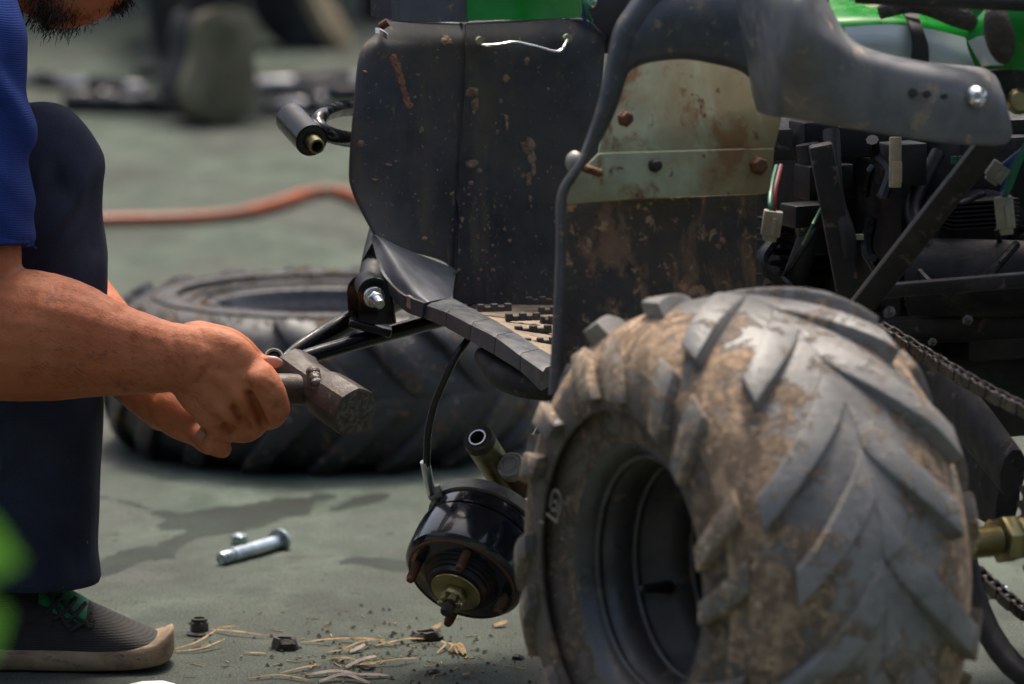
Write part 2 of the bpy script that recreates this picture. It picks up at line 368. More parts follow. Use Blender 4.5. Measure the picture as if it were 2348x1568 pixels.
# ================================================================ SETTING: the concrete yard
def seg_d(p, a, b):
    ab = b-a; t = np.clip(((p-a)@ab)/(ab@ab), 0, 1); return np.linalg.norm(p-(a+t[:,None]*ab), axis=1)
def make_ground():
    xs = np.unique(np.concatenate([[-300,-80,-20,-6,-2.5,-1.6], np.arange(-1.1, 1.1001, .011), [1.6,2.5,6,20,80,300]]))
    ys = np.unique(np.concatenate([[-60,-10,0,3], np.arange(4.7, 7.6, .014), np.arange(7.6, 14, .12), [15,18,25,40,80,200,600]]))
    X, Y = np.meshgrid(xs, ys, indexing='ij'); p = np.stack([X.ravel(), Y.ravel()], 1)
    nz = np.array([[mnoise.noise((a*9, b*5, 1)), mnoise.noise((a*9, b*5, 9))] for a, b in p])
    n2 = np.array([mnoise.noise((a*40, b*18, 3)) for a, b in p])
    q = p + nz*[.025, .05]
    def line(pts, w):
        g = [np.array(G(*k)[:2]) for k in pts]; d = np.full(len(q), 9.0)
        for i in range(len(g)-1):
            s = q.copy(); d = np.minimum(d, seg_d(s, g[i], g[i+1]) - (w[i]+w[i+1])/2)
        return d
    d = np.minimum.reduce([
        line([(225,1312),(330,1275),(430,1240),(480,1212)], [.035,.02,.015,.02]),
        line([(470,1205),(540,1180),(590,1172)], [.05,.06,.055]), line([(560,1175),(640,1150),(730,1135)], [.035,.025,.006]),
        line([(250,1150),(370,1172),(470,1185)], [.005,.012,.02]),
        line([(745,1163),(800,1150),(850,1138)], [.012,.02,.022]),
        line([(815,1299),(880,1300),(960,1298)], [.012,.03,.028])])
    st = 1/(1+np.exp((d + n2*.012)/.004))
    faint = np.minimum.reduce([line([(400,1435),(520,1425),(560,1420)], [.006,.012,.006]), line([(640,590),(760,575),(860,545)], [.02,.05,.04])])
    st = np.maximum(st, .45/(1+np.exp((faint+n2*.02)/.01)))
    me = bpy.data.meshes.new('ground'); ny = len(ys)
    z = np.where((np.abs(p[:,0]) < 1.1) & (p[:,1] > 4.7) & (p[:,1] < 7.6), n2*.0006, 0)
    me.from_pydata(np.column_stack([p, z]).tolist(), [], [(i*ny+j, (i+1)*ny+j, (i+1)*ny+j+1, i*ny+j+1) for i in range(len(xs)-1) for j in range(ny-1)])
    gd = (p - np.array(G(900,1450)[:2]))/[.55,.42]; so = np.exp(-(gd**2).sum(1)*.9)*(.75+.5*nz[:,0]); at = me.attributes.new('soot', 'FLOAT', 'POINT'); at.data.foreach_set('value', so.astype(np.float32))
    at = me.attributes.new('stain', 'FLOAT', 'POINT'); at.data.foreach_set('value', st.astype(np.float32))
    me.polygons.foreach_set('use_smooth', [True]*len(me.polygons))
    t = NT('painted_concrete')
    big = t.noise(2.6, 5, .6, (1, .7, 1)); mid = t.noise(11, 7, .65, (1, .6, 1), off=3); fine = t.noise(120, 4, .7, off=6); gr = t.noise(420, 2, .5, off=8)
    c = t.mix(t.ramp(mid, .36, .64), (.050, .076, .056), (.125, .155, .122))
    c = t.mix(t.ramp(big, .42, .58), c, t.mix(t.ramp(mid, .35, .6), (.112, .118, .102), (.058, .069, .056)))
    c = t.mix(t.ramp(t.noise(23, 8, .7, off=14), .56, .70), c, (.062, .066, .054))
    c = t.mix(t.ramp(t.noise(60, 5, .7, off=31), .66, .73), c, (.20, .21, .18))
    c = t.mix(t.ramp(fine, .3, .7), t.mix(.25, c, (.04, .04, .035)), c)
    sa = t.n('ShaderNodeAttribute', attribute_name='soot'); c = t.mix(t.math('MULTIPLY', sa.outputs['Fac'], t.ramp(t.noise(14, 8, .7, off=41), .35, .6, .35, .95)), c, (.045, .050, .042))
    a = t.n('ShaderNodeAttribute', attribute_name='stain'); af = t.ramp(t.math('ADD', a.outputs['Fac'], t.ramp(t.noise(55, 7, .7, (1, .5, 1), off=51), .3, .7, -.32, .32)), .42, .60); c = t.mix(af, c, t.mix(t.ramp(mid, .4, .6), (.003, .010, .006), (.009, .022, .013)))
    c = t.mix(t.ramp(gr, .35, .65), t.mix(.35, c, (.02,.02,.018)), t.mix(.12, c, (.3,.31,.28)))
    spk = t.ramp(t.noise(75, 3, .6, off=17), .66, .70); c = t.mix(spk, c, (.03, .028, .022))
    t.set(Base_Color=c, Roughness=t.mixf(af, t.ramp(mid, .3, .7, .8, .95), .6), Specular_IOR_Level=.08)
    t.bump(t.math('ADD', t.math('MULTIPLY', fine, .7), t.math('MULTIPLY', gr, .6)), .45, .003)
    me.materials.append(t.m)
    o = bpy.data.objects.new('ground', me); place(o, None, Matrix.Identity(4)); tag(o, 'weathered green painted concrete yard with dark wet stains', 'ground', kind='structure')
make_ground()

# ================================================================ WHEELS
Wd = Vector((-.885, -.466, 0)).normalized(); Fd = Vector((-.466, .885, 0)).normalized(); Zd = Vector((0, 0, 1))
VR = Matrix((( -Wd.x, Fd.x, 0), (-Wd.y, Fd.y, 0), (0, 0, 1)))       # vehicle frame: x inboard, y forward, z up
def wheel_frame(C, A):
    A = Vector(A).normalized(); e1 = (Zd - A*Zd.dot(A))
    e1 = e1.normalized() if e1.length > .1 else Vector((1,0,0)); e2 = A.cross(e1)
    Mx = Matrix.Identity(4)
    for i in range(3): Mx[i][0] = e1[i]; Mx[i][1] = e2[i]; Mx[i][2] = A[i]; Mx[i][3] = C[i]
    return Mx                       # local: x up, y sideways, z along the axle (outward)
def make_tyre(C, A, Rr, hw, rim_r, nl, parent, mt, ml, msw, msh=None, lug_h=.012, sweep=.55, sign=1, twin=True, base_ang=0.0, lw=.066, s_end=1.0):
    FM = wheel_frame(C, A)
    half = [(0, Rr+.003), (.28*hw, Rr-.0005), (.55*hw, Rr-.008), (.78*hw, Rr-.021), (.92*hw, Rr-.040), (1.0*hw, Rr-.066), (.99*hw, Rr-.085), (.93*hw, (Rr+rim_r)/2-.012), (.86*hw, rim_r+.010), (.80*hw, rim_r+.001)]
    hp = crv(half, 28)
    prof = [(-w, r) for w, r in hp[::-1]] + [(w, r) for w, r in hp[1:]] + [(.70*hw, rim_r+.004), (-.70*hw, rim_r+.004)]
    nshoulder = None
    mb = MB(); mb.lathe((0,0,0), (0,0,1), prof, 96, close=True)
    me, c = mb.mesh('tyre', (0,0,0), angle=60); me.materials.append(mt); me.materials.append(msw)
    cut = Rr-.052
    for p_ in me.polygons:
        rr = math.hypot(p_.center.x, p_.center.y)
        if rr < cut: p_.material_index = 1
    at = me.attributes.new('shoulder', 'FLOAT', 'POINT'); at.data.foreach_set('value', [abs(q.co.z)/hw for q in me.vertices])
    ty = bpy.data.objects.new('tyre', me); place(ty, parent, FM)
    # raised ring on the sidewall
    mb = MB()
    for sg in (1,):
        ring = []
        for a in np.linspace(0, 2*math.pi, 12, endpoint=False):
            ring.append((sg*(.975*hw) + .003*math.cos(a), Rr-.082 + .003*math.sin(a)))
        mb.lathe((0,0,0), (0,0,1), ring, 72, close=True)
    me, _ = mb.mesh('sidewall_ring', (0,0,0)); me.materials.append(msw)
    place(bpy.data.objects.new('sidewall_ring', me), ty, FM)
    # lug meshes: arc length along half profile from the crown to below the shoulder
    fine = crv(half, 200); ds = np.r_[0, np.cumsum(np.linalg.norm(np.diff(fine, axis=0), axis=1))]
    smax = ds[np.searchsorted(-fine[:,1], -(Rr-.056))]
    def pt(s, h, th, sd):
        i = np.interp(s*smax, ds, np.arange(200)); w = np.interp(i, range(200), fine[:,0]); r = np.interp(i, range(200), fine[:,1])
        j = int(min(max(i, 1), 198)); tw, tr = fine[j+1]-fine[j-1]; L = math.hypot(tw, tr); nw, nr = -tr/L, tw/L
        w += nw*h; r += nr*h
        return (r*math.cos(th), r*math.sin(th), sd*w)
    def lug(s0, s1, sd, wid, hh, taper, mm=None):
        ns = 9; v = []; f = []
        for k in range(ns):
            x = k/(ns-1); s = s0 + (s1-s0)*x
            th = sign*sweep*(s**.85); wd = wid*(1.35-.45*min(1, s*2.2)) if taper else wid
            h = hh*(min(1, .12 + s*1.7) if taper else 1)
            for (q, hgt) in ((-1.22, -.004), (-1, h), (1, h), (1.22, -.004)): v.append(pt(s, hgt, th + q*wd, sd))
        for k in range(ns-1):
            for a in range(3): f.append((k*4+a, k*4+a+1, k*4+a+5, k*4+a+4))
        f += [(3,2,1,0), tuple((ns-1)*4+a for a in range(4))]
        m2 = MB(); m2.add(v, f); me, _ = m2.mesh('tread_lug', (0,0,0), bevel=.0016, angle=40, bseg=2); me.materials.append(mm or ml); return me
    for sd in (1, -1):
        kinds = [lug(.0, q*s_end, sd, lw, lug_h, True) for q in ((.66, .52) if twin else (1, 1))]
        small = lug(.80, 1.14, sd, .066, lug_h*.65, False, msh)
        for k in range(nl):
            a = base_ang + 2*math.pi*k/nl + (math.pi/nl if sd < 0 else 0)
            o = bpy.data.objects.new('tread_lug', kinds[k % 2]); place(o, ty, FM @ Matrix.Rotation(a + random.uniform(-.012,.012), 4, 'Z'))
            if twin:
                o = bpy.data.objects.new('tread_lug', small); place(o, ty, FM @ Matrix.Rotation(a + (.55 if k % 2 else .30)*2*math.pi/nl, 4, 'Z'))
    return ty, FM

# ================================================================ QUAD BIKE
CW = Vector((.192, 4.65, .234)); TYR = .223
quad = thing('quad_bike', (.25, 5.0, 0), 'muddy green and black quad bike with front wheel removed', 'quad bike')
rw = node('rear_wheel', quad, CW)
make_tyre(CW, Wd, TYR, .118, .104, 16, rw, M['tyre'], M['lug'], M['sidewall'], M['shoulder'], lug_h=.014, sweep=.66, sign=-1, base_ang=.10, lw=.072, s_end=1.04)
FMr = wheel_frame(CW, Wd)
def local_lathe(name, prof, mat, parent, FMx, seg=64):
    mb = MB(); mb.lathe((0,0,0), (0,0,1), prof, seg, cap0=False); me, _ = mb.mesh(name, (0,0,0), angle=50); me.materials.append(mat)
    return place(bpy.data.objects.new(name, me), parent, FMx)
rim = local_lathe('rim', [(.090,.114),(.097,.114),(.100,.110),(.098,.105),(.088,.100),(.080,.0985),(.077,.094),(.060,.092),(.054,.0935),(.050,.0935),(.046,.090),(.030,.087),(.026,.081),(.008,.079),(.004,.0805),(.0,.079),(-.012,.076),(-.016,.070),(-.017,.040),(-.017,.0)], M['rim'], rw, FMr)
mb = MB()
for w_, r_ in ((.0515,.0915),(.004,.0785),(.084,.0975)):
    mb.lathe((0,0,0), (0,0,1), [(w_+.0032*math.cos(a), r_+.0032*math.sin(a)) for a in np.linspace(0, 2*math.pi, 10, endpoint=False)], 72, close=True)
me, _ = mb.mesh('rim_ridge', (0,0,0)); me.materials.append(M['rim']); place(bpy.data.objects.new('rim_ridge', me), rim, FMr)
mb = MB(); mb.tube([(-.028,.074,.03),(-.026,.066,.048),(-.025,.063,.060)], [.006,.0045,.004], 10, round_cap=True); me, _ = mb.mesh('valve_stem', (0,0,0)); me.materials.append(M['rubber'])
place(bpy.data.objects.new('valve_stem', me), rim, FMr)

ec = CW + Wd*.117; er = (P(1290,1165,4.69) - ec); er = (er - Wd*er.dot(Wd)).normalized(); et = Wd.cross(er).normalized()
if et.z < 0: et = -et
def em(x, y): return ec + er*(.118 + y*0) + et*0 + (er*x + et*y) + Wd*.0012
mb = MB()
mb.tube([em(-.008,-.010), em(-.009,.004), em(-.006,.011), em(0,.0135), em(.006,.011), em(.008,.004), em(.007,-.006)], .0011, 8, n=24)
mb.tube([em(-.010,-.011), em(.010,-.014)], .0013, 8); mb.tube([em(.0035,.001), em(.0,.0045), em(-.004,.001), em(-.003,-.004), em(.002,-.004), em(.004,-.008)], .001, 8, n=16)
build(mb, 'raised_emblem', surf('rubbed_rubber_mark', (.19,.165,.13), .8), rw)
# rear axle, sprocket, chain
ax0 = CW - Wd*.02; ax1 = CW - Wd*.42
A_ = MB(); A_.tube([ax0, CW - Wd*.25], .0125, 20); axle = build(A_, 'rear_axle', M['gold'], quad)
mb = MB()
for k in range(14): q = CW - Wd*(.218 + k*.0022); mb.lathe(q, -Wd, [(0,.0125),(.0008,.0136),(.0016,.0125)], 20)
build(mb, 'axle_thread', M['gold'], axle)
mb = MB(); mb.lathe(CW - Wd*.252, -Wd, [(0,.021),(.016,.021)], 6); mb.lathe(CW - Wd*.269, -Wd, [(0,.019),(.016,.019)], 6); build(mb, 'axle_nut', M['gold'], axle, bevel=.001)
mb = MB(); mb.tube([CW - Wd*.269, ax1], .012, 16); build(mb, 'axle_shaft', M['olive'], axle)
SP = CW - Wd*.325
pr = []
for k in range(37*4):
    a = 2*math.pi*k/(37*4); r = .083 + (.004 if k % 4 in (1, 2) else -.003); pr.append(SP + (Zd*math.cos(a) + Fd*math.sin(a))*r)
mb = MB(); mb.prism(pr, -Wd*.006); spk = build(mb, 'sprocket', surf('grey_sprocket_steel', (.11, .10, .08), .5, metal=.5, layers=[(30, .5, .66, (.06, .045, .03), .8)]), quad)
for k in range(4):
    a = R(20+90*k); q = SP + (Zd*math.cos(a)+Fd*math.sin(a))*.04
    mb = MB(); mb.lathe(q + Wd*.006, -Wd, [(0,.008),(.008,.008)], 6); build(mb, 'sprocket_bolt', M['steel'], spk, bevel=.001)
def chain_run(pts, parent):
    c = crv(pts, 300); d = np.r_[0, np.cumsum(np.linalg.norm(np.diff(c, axis=0), axis=1))]
    pitch = .0118; n = int(d[-1]/pitch)
    mbp = {}
    for w in (0, 1):
        mb = MB(); wd = .0048 if w else .0032
        for sd in (-1, 1):
            mb.tube([(0,-pitch*.62,0),(0,pitch*.62,0)], .0056, 10, n=3, round_cap=True) if False else None
            pts2 = []
            for k in range(16):
                a = 2*math.pi*k/16; pts2.append(Vector((sd*wd, (pitch*.5 if math.cos(a) > 0 else -pitch*.5) + .0056*math.cos(a), .0056*math.sin(a))))
            mb.prism(pts2, (sd*.0013, 0, 0))
        mb.lathe((-.0048, -pitch*.5, 0), (1,0,0), [(0,.0044),(.0096,.0044)], 10)
        me, _ = mb.mesh('chain_link', (0,0,0), bevel=.0004, bseg=1); me.materials.append(M['chain']); mbp[w] = me
    for k in range(n):
        s = (k+.5)*pitch; q = Vector([np.interp(s, d, c[:,i]) for i in range(3)]); q2 = Vector([np.interp(s+.002, d, c[:,i]) for i in range(3)])
        y = (q2-q).normalized(); x = (-Wd - y*(-Wd).dot(y)).normalized(); z = x.cross(y)
        Mx = Matrix.Identity(4)
        for i in range(3): Mx[i][0] = x[i]; Mx[i][1] = y[i]; Mx[i][2] = z[i]; Mx[i][3] = q[i]
        place(bpy.data.objects.new('chain_link', mbp[k % 2]), parent, Mx)
M['chain'] = surf('oily_chain_steel', (.16, .14, .12), .25, metal=.9, layers=[(120, .5, .66, (.03, .022, .016), .5)])
ch = node('drive_chain', quad, P(2200, 900, 5.1))
cfront = P(2018, 752, 5.045)
top0 = SP + Zd*.084 - Fd*.01; 
chain_run([cfront, cfront.lerp(top0, .5) + Vector((0,0,-.004)), top0, SP + (Zd*math.cos(R(40)) - Fd*math.sin(R(40)))*.086], ch)
chain_run([SP + (-Zd*.86 - Fd*.4)*.086, SP - Zd*.087 + Fd*.0, SP - Zd*.075 + Fd*.10, P(2040, 1120, 5.05)], ch)
# swing arm, chain guard, lower guard ring
mb = MB(); mb.tube([P(2060,820,5.22), P(2200,935,5.06), P(2322,1085,4.93)], [.022,.026,.024], 10, n=8, flat=(Wd, .45)); build(mb, 'swing_arm', M['frame'], quad, angle=60)
mb = MB(); mb.tube([P(2120,960,5.20), P(2230,1060,5.08), P(2310,1150,5.0)], [.03,.045,.03], 10, n=8, flat=(Wd, .3)); build(mb, 'chain_guard', M['frame'], quad)
gp = [SP + Wd*.03 + (Zd*math.cos(a) + Fd*math.sin(a))*.128 for a in np.linspace(R(100), R(250), 16)]
mb = MB(); mb.tube(gp, .011, 10); build(mb, 'sprocket_guard', M['rubber'], quad)
mb = MB(); mb.box(P(2272,1222,5.02), (.012,.008,.02), VR); mb.ball(P(2276,1208,5.02), .008); build(mb, 'yellow_tag', M['yellow'], quad, bevel=.002)
mb = MB(); mb.lathe(P(2238,1362,4.95), -Wd, [(0,.006),(.03,.006)], 10); build(mb, 'grease_nipple', M['steel'], quad)

# frame tubes and engine in the dark behind the wheel
def sq_tube(a, b, w, name, mat, parent=quad):
    d = (b-a).normalized(); x = d.cross(Vector((0,1,0))).normalized(); y = x.cross(d)
    Mx = Matrix((x, y, d)).transposed(); mb = MB(); mb.box((a+b)/2, (w, w, (b-a).length), Mx); return build(mb, name, mat, parent, bevel=.003)
sq_tube(P(1965,715,5.02), P(2290,300,4.93), .021, 'frame_rail', M['frame'])
sq_tube(P(2010,668,5.06), P(2460,632,4.99), .013, 'frame_rail', M['frame'])
sq_tube(P(1880,330,5.16), P(1950,700,5.16), .022, 'frame_rail', M['frame'])
sq_tube(P(2015,760,5.24), P(2520,735,5.12), .024, 'frame_rail', M['frame'])
sq_tube(P(2440,120,5.0), P(2420,900,5.02), .024, 'frame_rail', M['frame'])
sq_tube(P(1760,330,5.3), P(2470,300,5.3), .03, 'frame_rail', M['frame'])
eng = node('engine', quad, P(2200,600,5.3))
def ebox(u, v, Y, w, h, d, mat='engine', name='engine_case', par=eng, bev=.006, rot=VR):
    mb = MB(); mb.box(P(u, v, Y), (w, d, h), rot); return build(mb, name, M[mat], par, bevel=bev)
ebox(2180, 560, 5.38, .20, .18, .14); ebox(2320, 720, 5.28, .16, .07, .10); ebox(1880, 560, 5.46, .13, .20, .08)
ebox(2240, 860, 5.34, .24, .10, .14); ebox(1960, 420, 5.4, .16, .12, .1, name='airbox'); ebox(2270, 400, 5.3, .12, .08, .08, name='airbox')
mb = MB(); mb.lathe(P(2240,560,5.24), -Fd, [(0,.052),(.012,.052),(.016,.045),(.016,.03),(.010,.028),(.010,.0)], 32); build(mb, 'clutch_cover', M['engine'], eng, angle=30)
mb = MB(); mb.lathe(P(2310,640,5.16), (.9,-.2,0), [(-.09,.036),(.05,.036),(.06,.03)], 28); build(mb, 'starter_motor', M['engine'], eng, angle=30)
for k in range(7): ebox(2230, 455+k*10, 5.22, .07, .0018, .05, name='cooling_fin', bev=0)
for k in range(6): ebox(1850, 500+k*26, 5.38, .09, .003, .05, name='cooling_fin', bev=0)
for (u, v, Y, s) in ((2035,717,5.0,.0055),(2135,785,5.12,.004),(1835,530,5.25,.006),(2155,575,5.16,.004),(2215,735,5.12,.005)):
    mb = MB(); mb.lathe(P(u, v, Y), (.3,-.9,.25), [(0,s),(s*1.1,s),(s*1.2,s*.8),(s*1.2,s*.5),(s*2.2,s*.5)], 6); build(mb, 'engine_bolt', M['nut_dark'], eng, bevel=.0006)
mb = MB(); mb.tube([P(1770,800,5.3), P(1820,640,5.26), P(1870,480,5.25), P(1850,330,5.25)], [.011]*4, 12, n=16); build(mb, 'fuel_hose', M['rubber'], eng)
mb = MB(); mb.tube([P(1905,300,5.2), P(1915,450,5.17), P(1945,560,5.15), P(1930,700,5.2)], [.008]*4, 10, n=16); build(mb, 'fuel_hose', M['rubber'], eng)
mb = MB(); mb.tube([P(2090,700,5.2), P(2130,590,5.16), P(2090,480,5.2), P(2150,350,5.24)], [.007]*4, 10, n=20); build(mb, 'fuel_hose', M['rubber'], eng)
mb = MB(); mb.tube([P(2330,560,5.12), P(2250,640,5.08), P(2150,660,5.12), P(2060,560,5.18)], [.004]*4, 8, n=20); build(mb, 'fuel_hose', M['cable'], eng)
mb = MB(); mb.box(P(2052, 372, 5.12), (.011, .004, .046)); mb.box(P(2056, 395, 5.118), (.009, .004, .02)); build(mb, 'masking_tape', M['tape'], quad, bevel=.001)
mb = MB(); mb.box(P(1968,543,5.15), (.009,.004,.005)); build(mb, 'cable_tie', M['conn'], quad)
mb = MB()
for sx, u0 in ((0, 2186), (1, 2202)): mb.box(P(u0, 367, 5.08), (.005, .002, .007))
build(mb, 'green_lettering', M['wgreen'], quad)
def connector(u, v, Y, w, h, tilt, wires):
    n_ = node('wiring_connector', quad, P(u, v, Y)); c = P(u, v, Y); Rt = Matrix.Rotation(tilt, 3, 'Y')
    mb = MB(); mb.box(c, (w, .013, h), Rt); mb.box(c - Rt @ Vector((0,0,h*.55)), (w*.72, .010, h*.3), Rt); mb.box(c + Rt @ Vector((w*.1,-.007,-h*.1)), (w*.25,.004,h*.7), Rt)
    build(mb, 'connector_shell', M['conn'], n_, bevel=.0012)
    for (m_, pts) in wires:
        mb = MB(); mb.tube([c + Rt @ Vector((0,0,h*.4))] + [P(*q) for q in pts], .0022, 8, n=14); build(mb, 'wire', M[m_], n_)
connector(2303, 487, 4.98, .016, .028, R(-6), [('wgreen', [(2312,420,4.97),(2335,360,4.96),(2375,290,4.96)]), ('wgreen', [(2318,420,4.98),(2345,355,4.97),(2390,290,4.98)]), ('wblue', [(2300,430,5.0),(2320,370,5.0),(2380,320,5.0)])])
connector(2286, 394, 5.0, .017, .016, R(35), [('wblue', [(2310,370,5.0),(2360,330,5.0)]), ('wred', [(2312,375,5.01),(2370,340,5.0)])])
connector(1769, 512, 5.06, .017, .023, R(8), [('wred', [(1775,470,5.06),(1778,430,5.07),(1790,380,5.1)]), ('wgreen', [(1765,470,5.06),(1768,430,5.08),(1780,380,5.1)])])
mb = MB(); mb.tube([P(1840,560,5.15), P(1860,520,5.12), P(1880,480,5.15)], .0015, 6, n=8); build(mb, 'wire', M['wgreen'], quad)

# seat and tail over the engine (above the frame)
sc_ = CW - Wd*.50
mb = MB(); mb.tube([sc_ - Fd*.10 + Zd*.53, sc_ + Fd*.10 + Zd*.56, sc_ + Fd*.36 + Zd*.55, sc_ + Fd*.62 + Zd*.60, sc_ + Fd*.85 + Zd*.58], [.08,.12,.13,.11,.08], 24, n=24, round_cap=True, flat=((0,0,1), .5)); build(mb, 'seat', M['rubber'], quad)
mb = MB(); mb.box(sc_ - Wd*.28 + Fd*.20 + Zd*.36, (.10,.75,.12), VR); build(mb, 'far_fender', M['plastic'], quad, bevel=.03)
mb = MB(); mb.box(sc_ - Wd*.22 + Fd*.36 + Zd*.16, (.05,.60,.36), VR); build(mb, 'side_cover', M['plastic'], quad, bevel=.02)
rnd_ = random.Random(11)
for k in range(16):
    u0, v0, Y0 = rnd_.uniform(1760, 2380), rnd_.uniform(290, 700), rnd_.uniform(5.14, 5.32)
    mb = MB(); q = [P(u0 + rnd_.uniform(-30,30)*i, v0 + i*rnd_.uniform(30,75), Y0 + rnd_.uniform(-.03,.03)) for i in range(4)]
    mb.tube(q, rnd_.choice((.0025,.004,.006)), 8, n=14); build(mb, 'loom_cable', M['cable'], eng)
for k in range(10):
    ebox(rnd_.uniform(1780,2380), rnd_.uniform(300,720), rnd_.uniform(5.2,5.34), rnd_.uniform(.02,.06), rnd_.uniform(.012,.05), .03, name='engine_bracket', bev=.002)

# pale painted bracket, muddy flap, rear fender
def plate(pts, Yf, name, mat, th, parent=quad, bevel=.0008, n=None):
    """outline of image pixels (u,v) set on the slanted plane Y = Yf(u,v)"""
    o = [P(u, v, Yf(u, v)) for u, v in pts]
    mb = MB(); mb.prism(o, th); return build(mb, name, M[mat], parent, bevel=bevel, angle=30)
flapY = lambda u, v: 4.905 + (u-1290)*.00019 + (v-460)*-.00005
plate([(1283,462),(1738,445),(1733,640),(1725,900),(1262,905),(1272,700)], flapY, 'mud_flap', 'muddy', Fd*.004)
br = node('bracket', quad, P(1540, 330, 4.93))
Yb = lambda u, v: 4.890 + (u-1290)*.00019
plate([(1303,468),(1296,446),(1306,420),(1372,352),(1460,349),(1600,345),(1776,340),(1766,436),(1756,445),(1600,450),(1440,458)], Yb, 'bracket_plate', 'primer', Fd*.002, br)
Yb2 = lambda u, v: 4.892 + (u-1290)*.00019 + (352-v)*.00012
plate([(1372,351),(1378,320),(1402,205),(1430,165),(1470,142),(1522,128),(1580,125),(1700,150),(1760,230),(1796,255),(1776,339),(1600,344),(1460,348)], Yb2, 'bracket_plate', 'primer', Fd*.002, br)
for (u, v, r, m_) in ((1432,272,.0062,'rusty'),(1738,379,.0072,'rusty'),(1500,379,.0048,'engine')):
    c = P(u, v, Yb(u, v)-.001)
    mb = MB(); mb.lathe(c, -Fd + Vector((0,0,.1)), [(-.001,r*1.25),(.002,r*1.25),(.0022,r),(.006,r),(.007,r*.75)], 6 if m_ == 'rusty' else 14); build(mb, 'bracket_bolt', M[m_], br, bevel=.0006)
mb = MB(); mb.ball(P(1317,372,4.875), (.008,.008,.010)); build(mb, 'rivet', M['alu'], br)
mb = MB(); mb.tube([P(1340,385,4.885), P(1372,396,4.868)], .004, 8, round_cap=True); build(mb, 'rivet', M['rusty'], br)

fen = node('rear_fender', quad, P(1700, 150, 4.85))
# front wall of the fender with its outer lip: rows run from the outer edge inwards
wallrows = [
    [P(1262,905,4.872), P(1274,693,4.872), P(1279,560,4.872), P(1280,453,4.872), P(1306,398,4.872), P(1335,352,4.872), P(1371,249,4.868), P(1393,147,4.872), P(1411,67,4.876), P(1440,18,4.880), P(1480,-40,4.884)],
    [P(1267,905,4.862), P(1279,693,4.862), P(1284,560,4.862), P(1286,453,4.862), P(1312,398,4.862), P(1342,352,4.862), P(1379,251,4.858), P(1403,150,4.862), P(1425,71,4.866), P(1458,24,4.870), P(1500,-33,4.874)],
    [P(1273,905,4.864), P(1285,693,4.864), P(1290,560,4.864), P(1292,453,4.864), P(1319,398,4.864), P(1350,352,4.864), P(1393,256,4.860), P(1423,157,4.864), P(1451,81,4.868), P(1490,35,4.872), P(1532,-21,4.876)],
    [P(1276,905,4.876), P(1288,693,4.876), P(1293,560,4.876), P(1295,453,4.876), P(1323,398,4.876), P(1355,352,4.876), P(1404,260,4.868), P(1437,162,4.872), P(1473,88,4.876), P(1516,44,4.880), P(1558,-12,4.884)],
]
mb = MB(); mb.patch(wallrows, 60, 12, .002); build(mb, 'fender_lip', M['edge'], fen, angle=50)  # same plastic as the flare, darkened in colour to stand for shade
arch = [
    [P(1425,178,4.878), P(1469,150,4.878), P(1522,139,4.878), P(1575,137,4.878), P(1640,148,4.878), P(1697,164,4.878), P(1740,200,4.878)],
    [P(1430,160,4.868), P(1475,130,4.868), P(1525,118,4.868), P(1580,114,4.868), P(1645,122,4.868), P(1700,136,4.868), P(1740,160,4.868)],
    [P(1440,110,4.866), P(1485,70,4.866), P(1530,50,4.866), P(1590,44,4.866), P(1650,48,4.866), P(1700,62,4.866), P(1740,90,4.866)],
    [P(1455,50,4.872), P(1495,10,4.872), P(1540,-2,4.872), P(1600,-5,4.872), P(1660,-5,4.872), P(1705,5,4.872), P(1740,30,4.872)],
    [P(1490,-30,4.885), P(1515,-50,4.885), P(1560,-60,4.885), P(1620,-62,4.885), P(1670,-60,4.885), P(1715,-50,4.885), P(1745,-35,4.885)],
]
mb = MB(); mb.patch(arch, 50, 26, .003); build(mb, 'fender_arch', M['edge'], fen, angle=60)  # shade on the arch is put into this darker plastic
# flared band sweeping inboard over the tyre
band = [
    [P(1738,256,4.873), P(1760,265,4.833), P(1786,269,4.783), P(1880,284,4.770), P(1976,299,4.778), P(2116,322,4.803), P(2256,334,4.833), P(2306,331,4.850)],
    [P(1733,250,4.868), P(1757,258,4.822), P(1788,263,4.772), P(1880,277,4.762), P(1976,291,4.771), P(2116,313,4.797), P(2256,325,4.828), P(2315,320,4.846)],
    [P(1722,205,4.850), P(1752,209,4.790), P(1790,215,4.742), P(1885,226,4.745), P(1976,242,4.763), P(2116,264,4.792), P(2250,277,4.823), P(2320,298,4.842)],
    [P(1712,140,4.845), P(1750,138,4.768), P(1800,140,4.712), P(1890,152,4.728), P(1976,174,4.758), P(2112,202,4.790), P(2245,222,4.822), P(2308,242,4.842)],
    [P(1700,85,4.840), P(1752,80,4.757), P(1815,78,4.700), P(1895,92,4.722), P(1972,128,4.762), P(2108,160,4.796), P(2240,182,4.830), P(2296,204,4.850)],
    [P(1690,25,4.835), P(1756,6,4.752), P(1828,6,4.705), P(1893,44,4.742), P(1966,105,4.785), P(2106,143,4.822), P(2245,158,4.858), P(2282,174,4.875)],
    [P(1680,-40,4.830), P(1766,-45,4.757), P(1842,-45,4.725), P(1893,-2,4.775), P(1960,96,4.815), P(2106,139,4.855), P(2245,154,4.89), P(2272,168,4.905)],
]
mb = MB(); mb.patch(band, 80, 44, .003); build(mb, 'fender_flare', M['plastic_grey'], fen, angle=60)
roll = [
    [P(1806,145,4.70), P(1822,80,4.692), P(1830,10,4.70), P(1845,-50,4.73)],
    [P(1790,110,4.708), P(1800,40,4.702), P(1805,-20,4.71), P(1815,-70,4.74)],
    [P(1772,60,4.728), P(1778,0,4.722), P(1770,-40,4.735), P(1770,-80,4.76)],
]
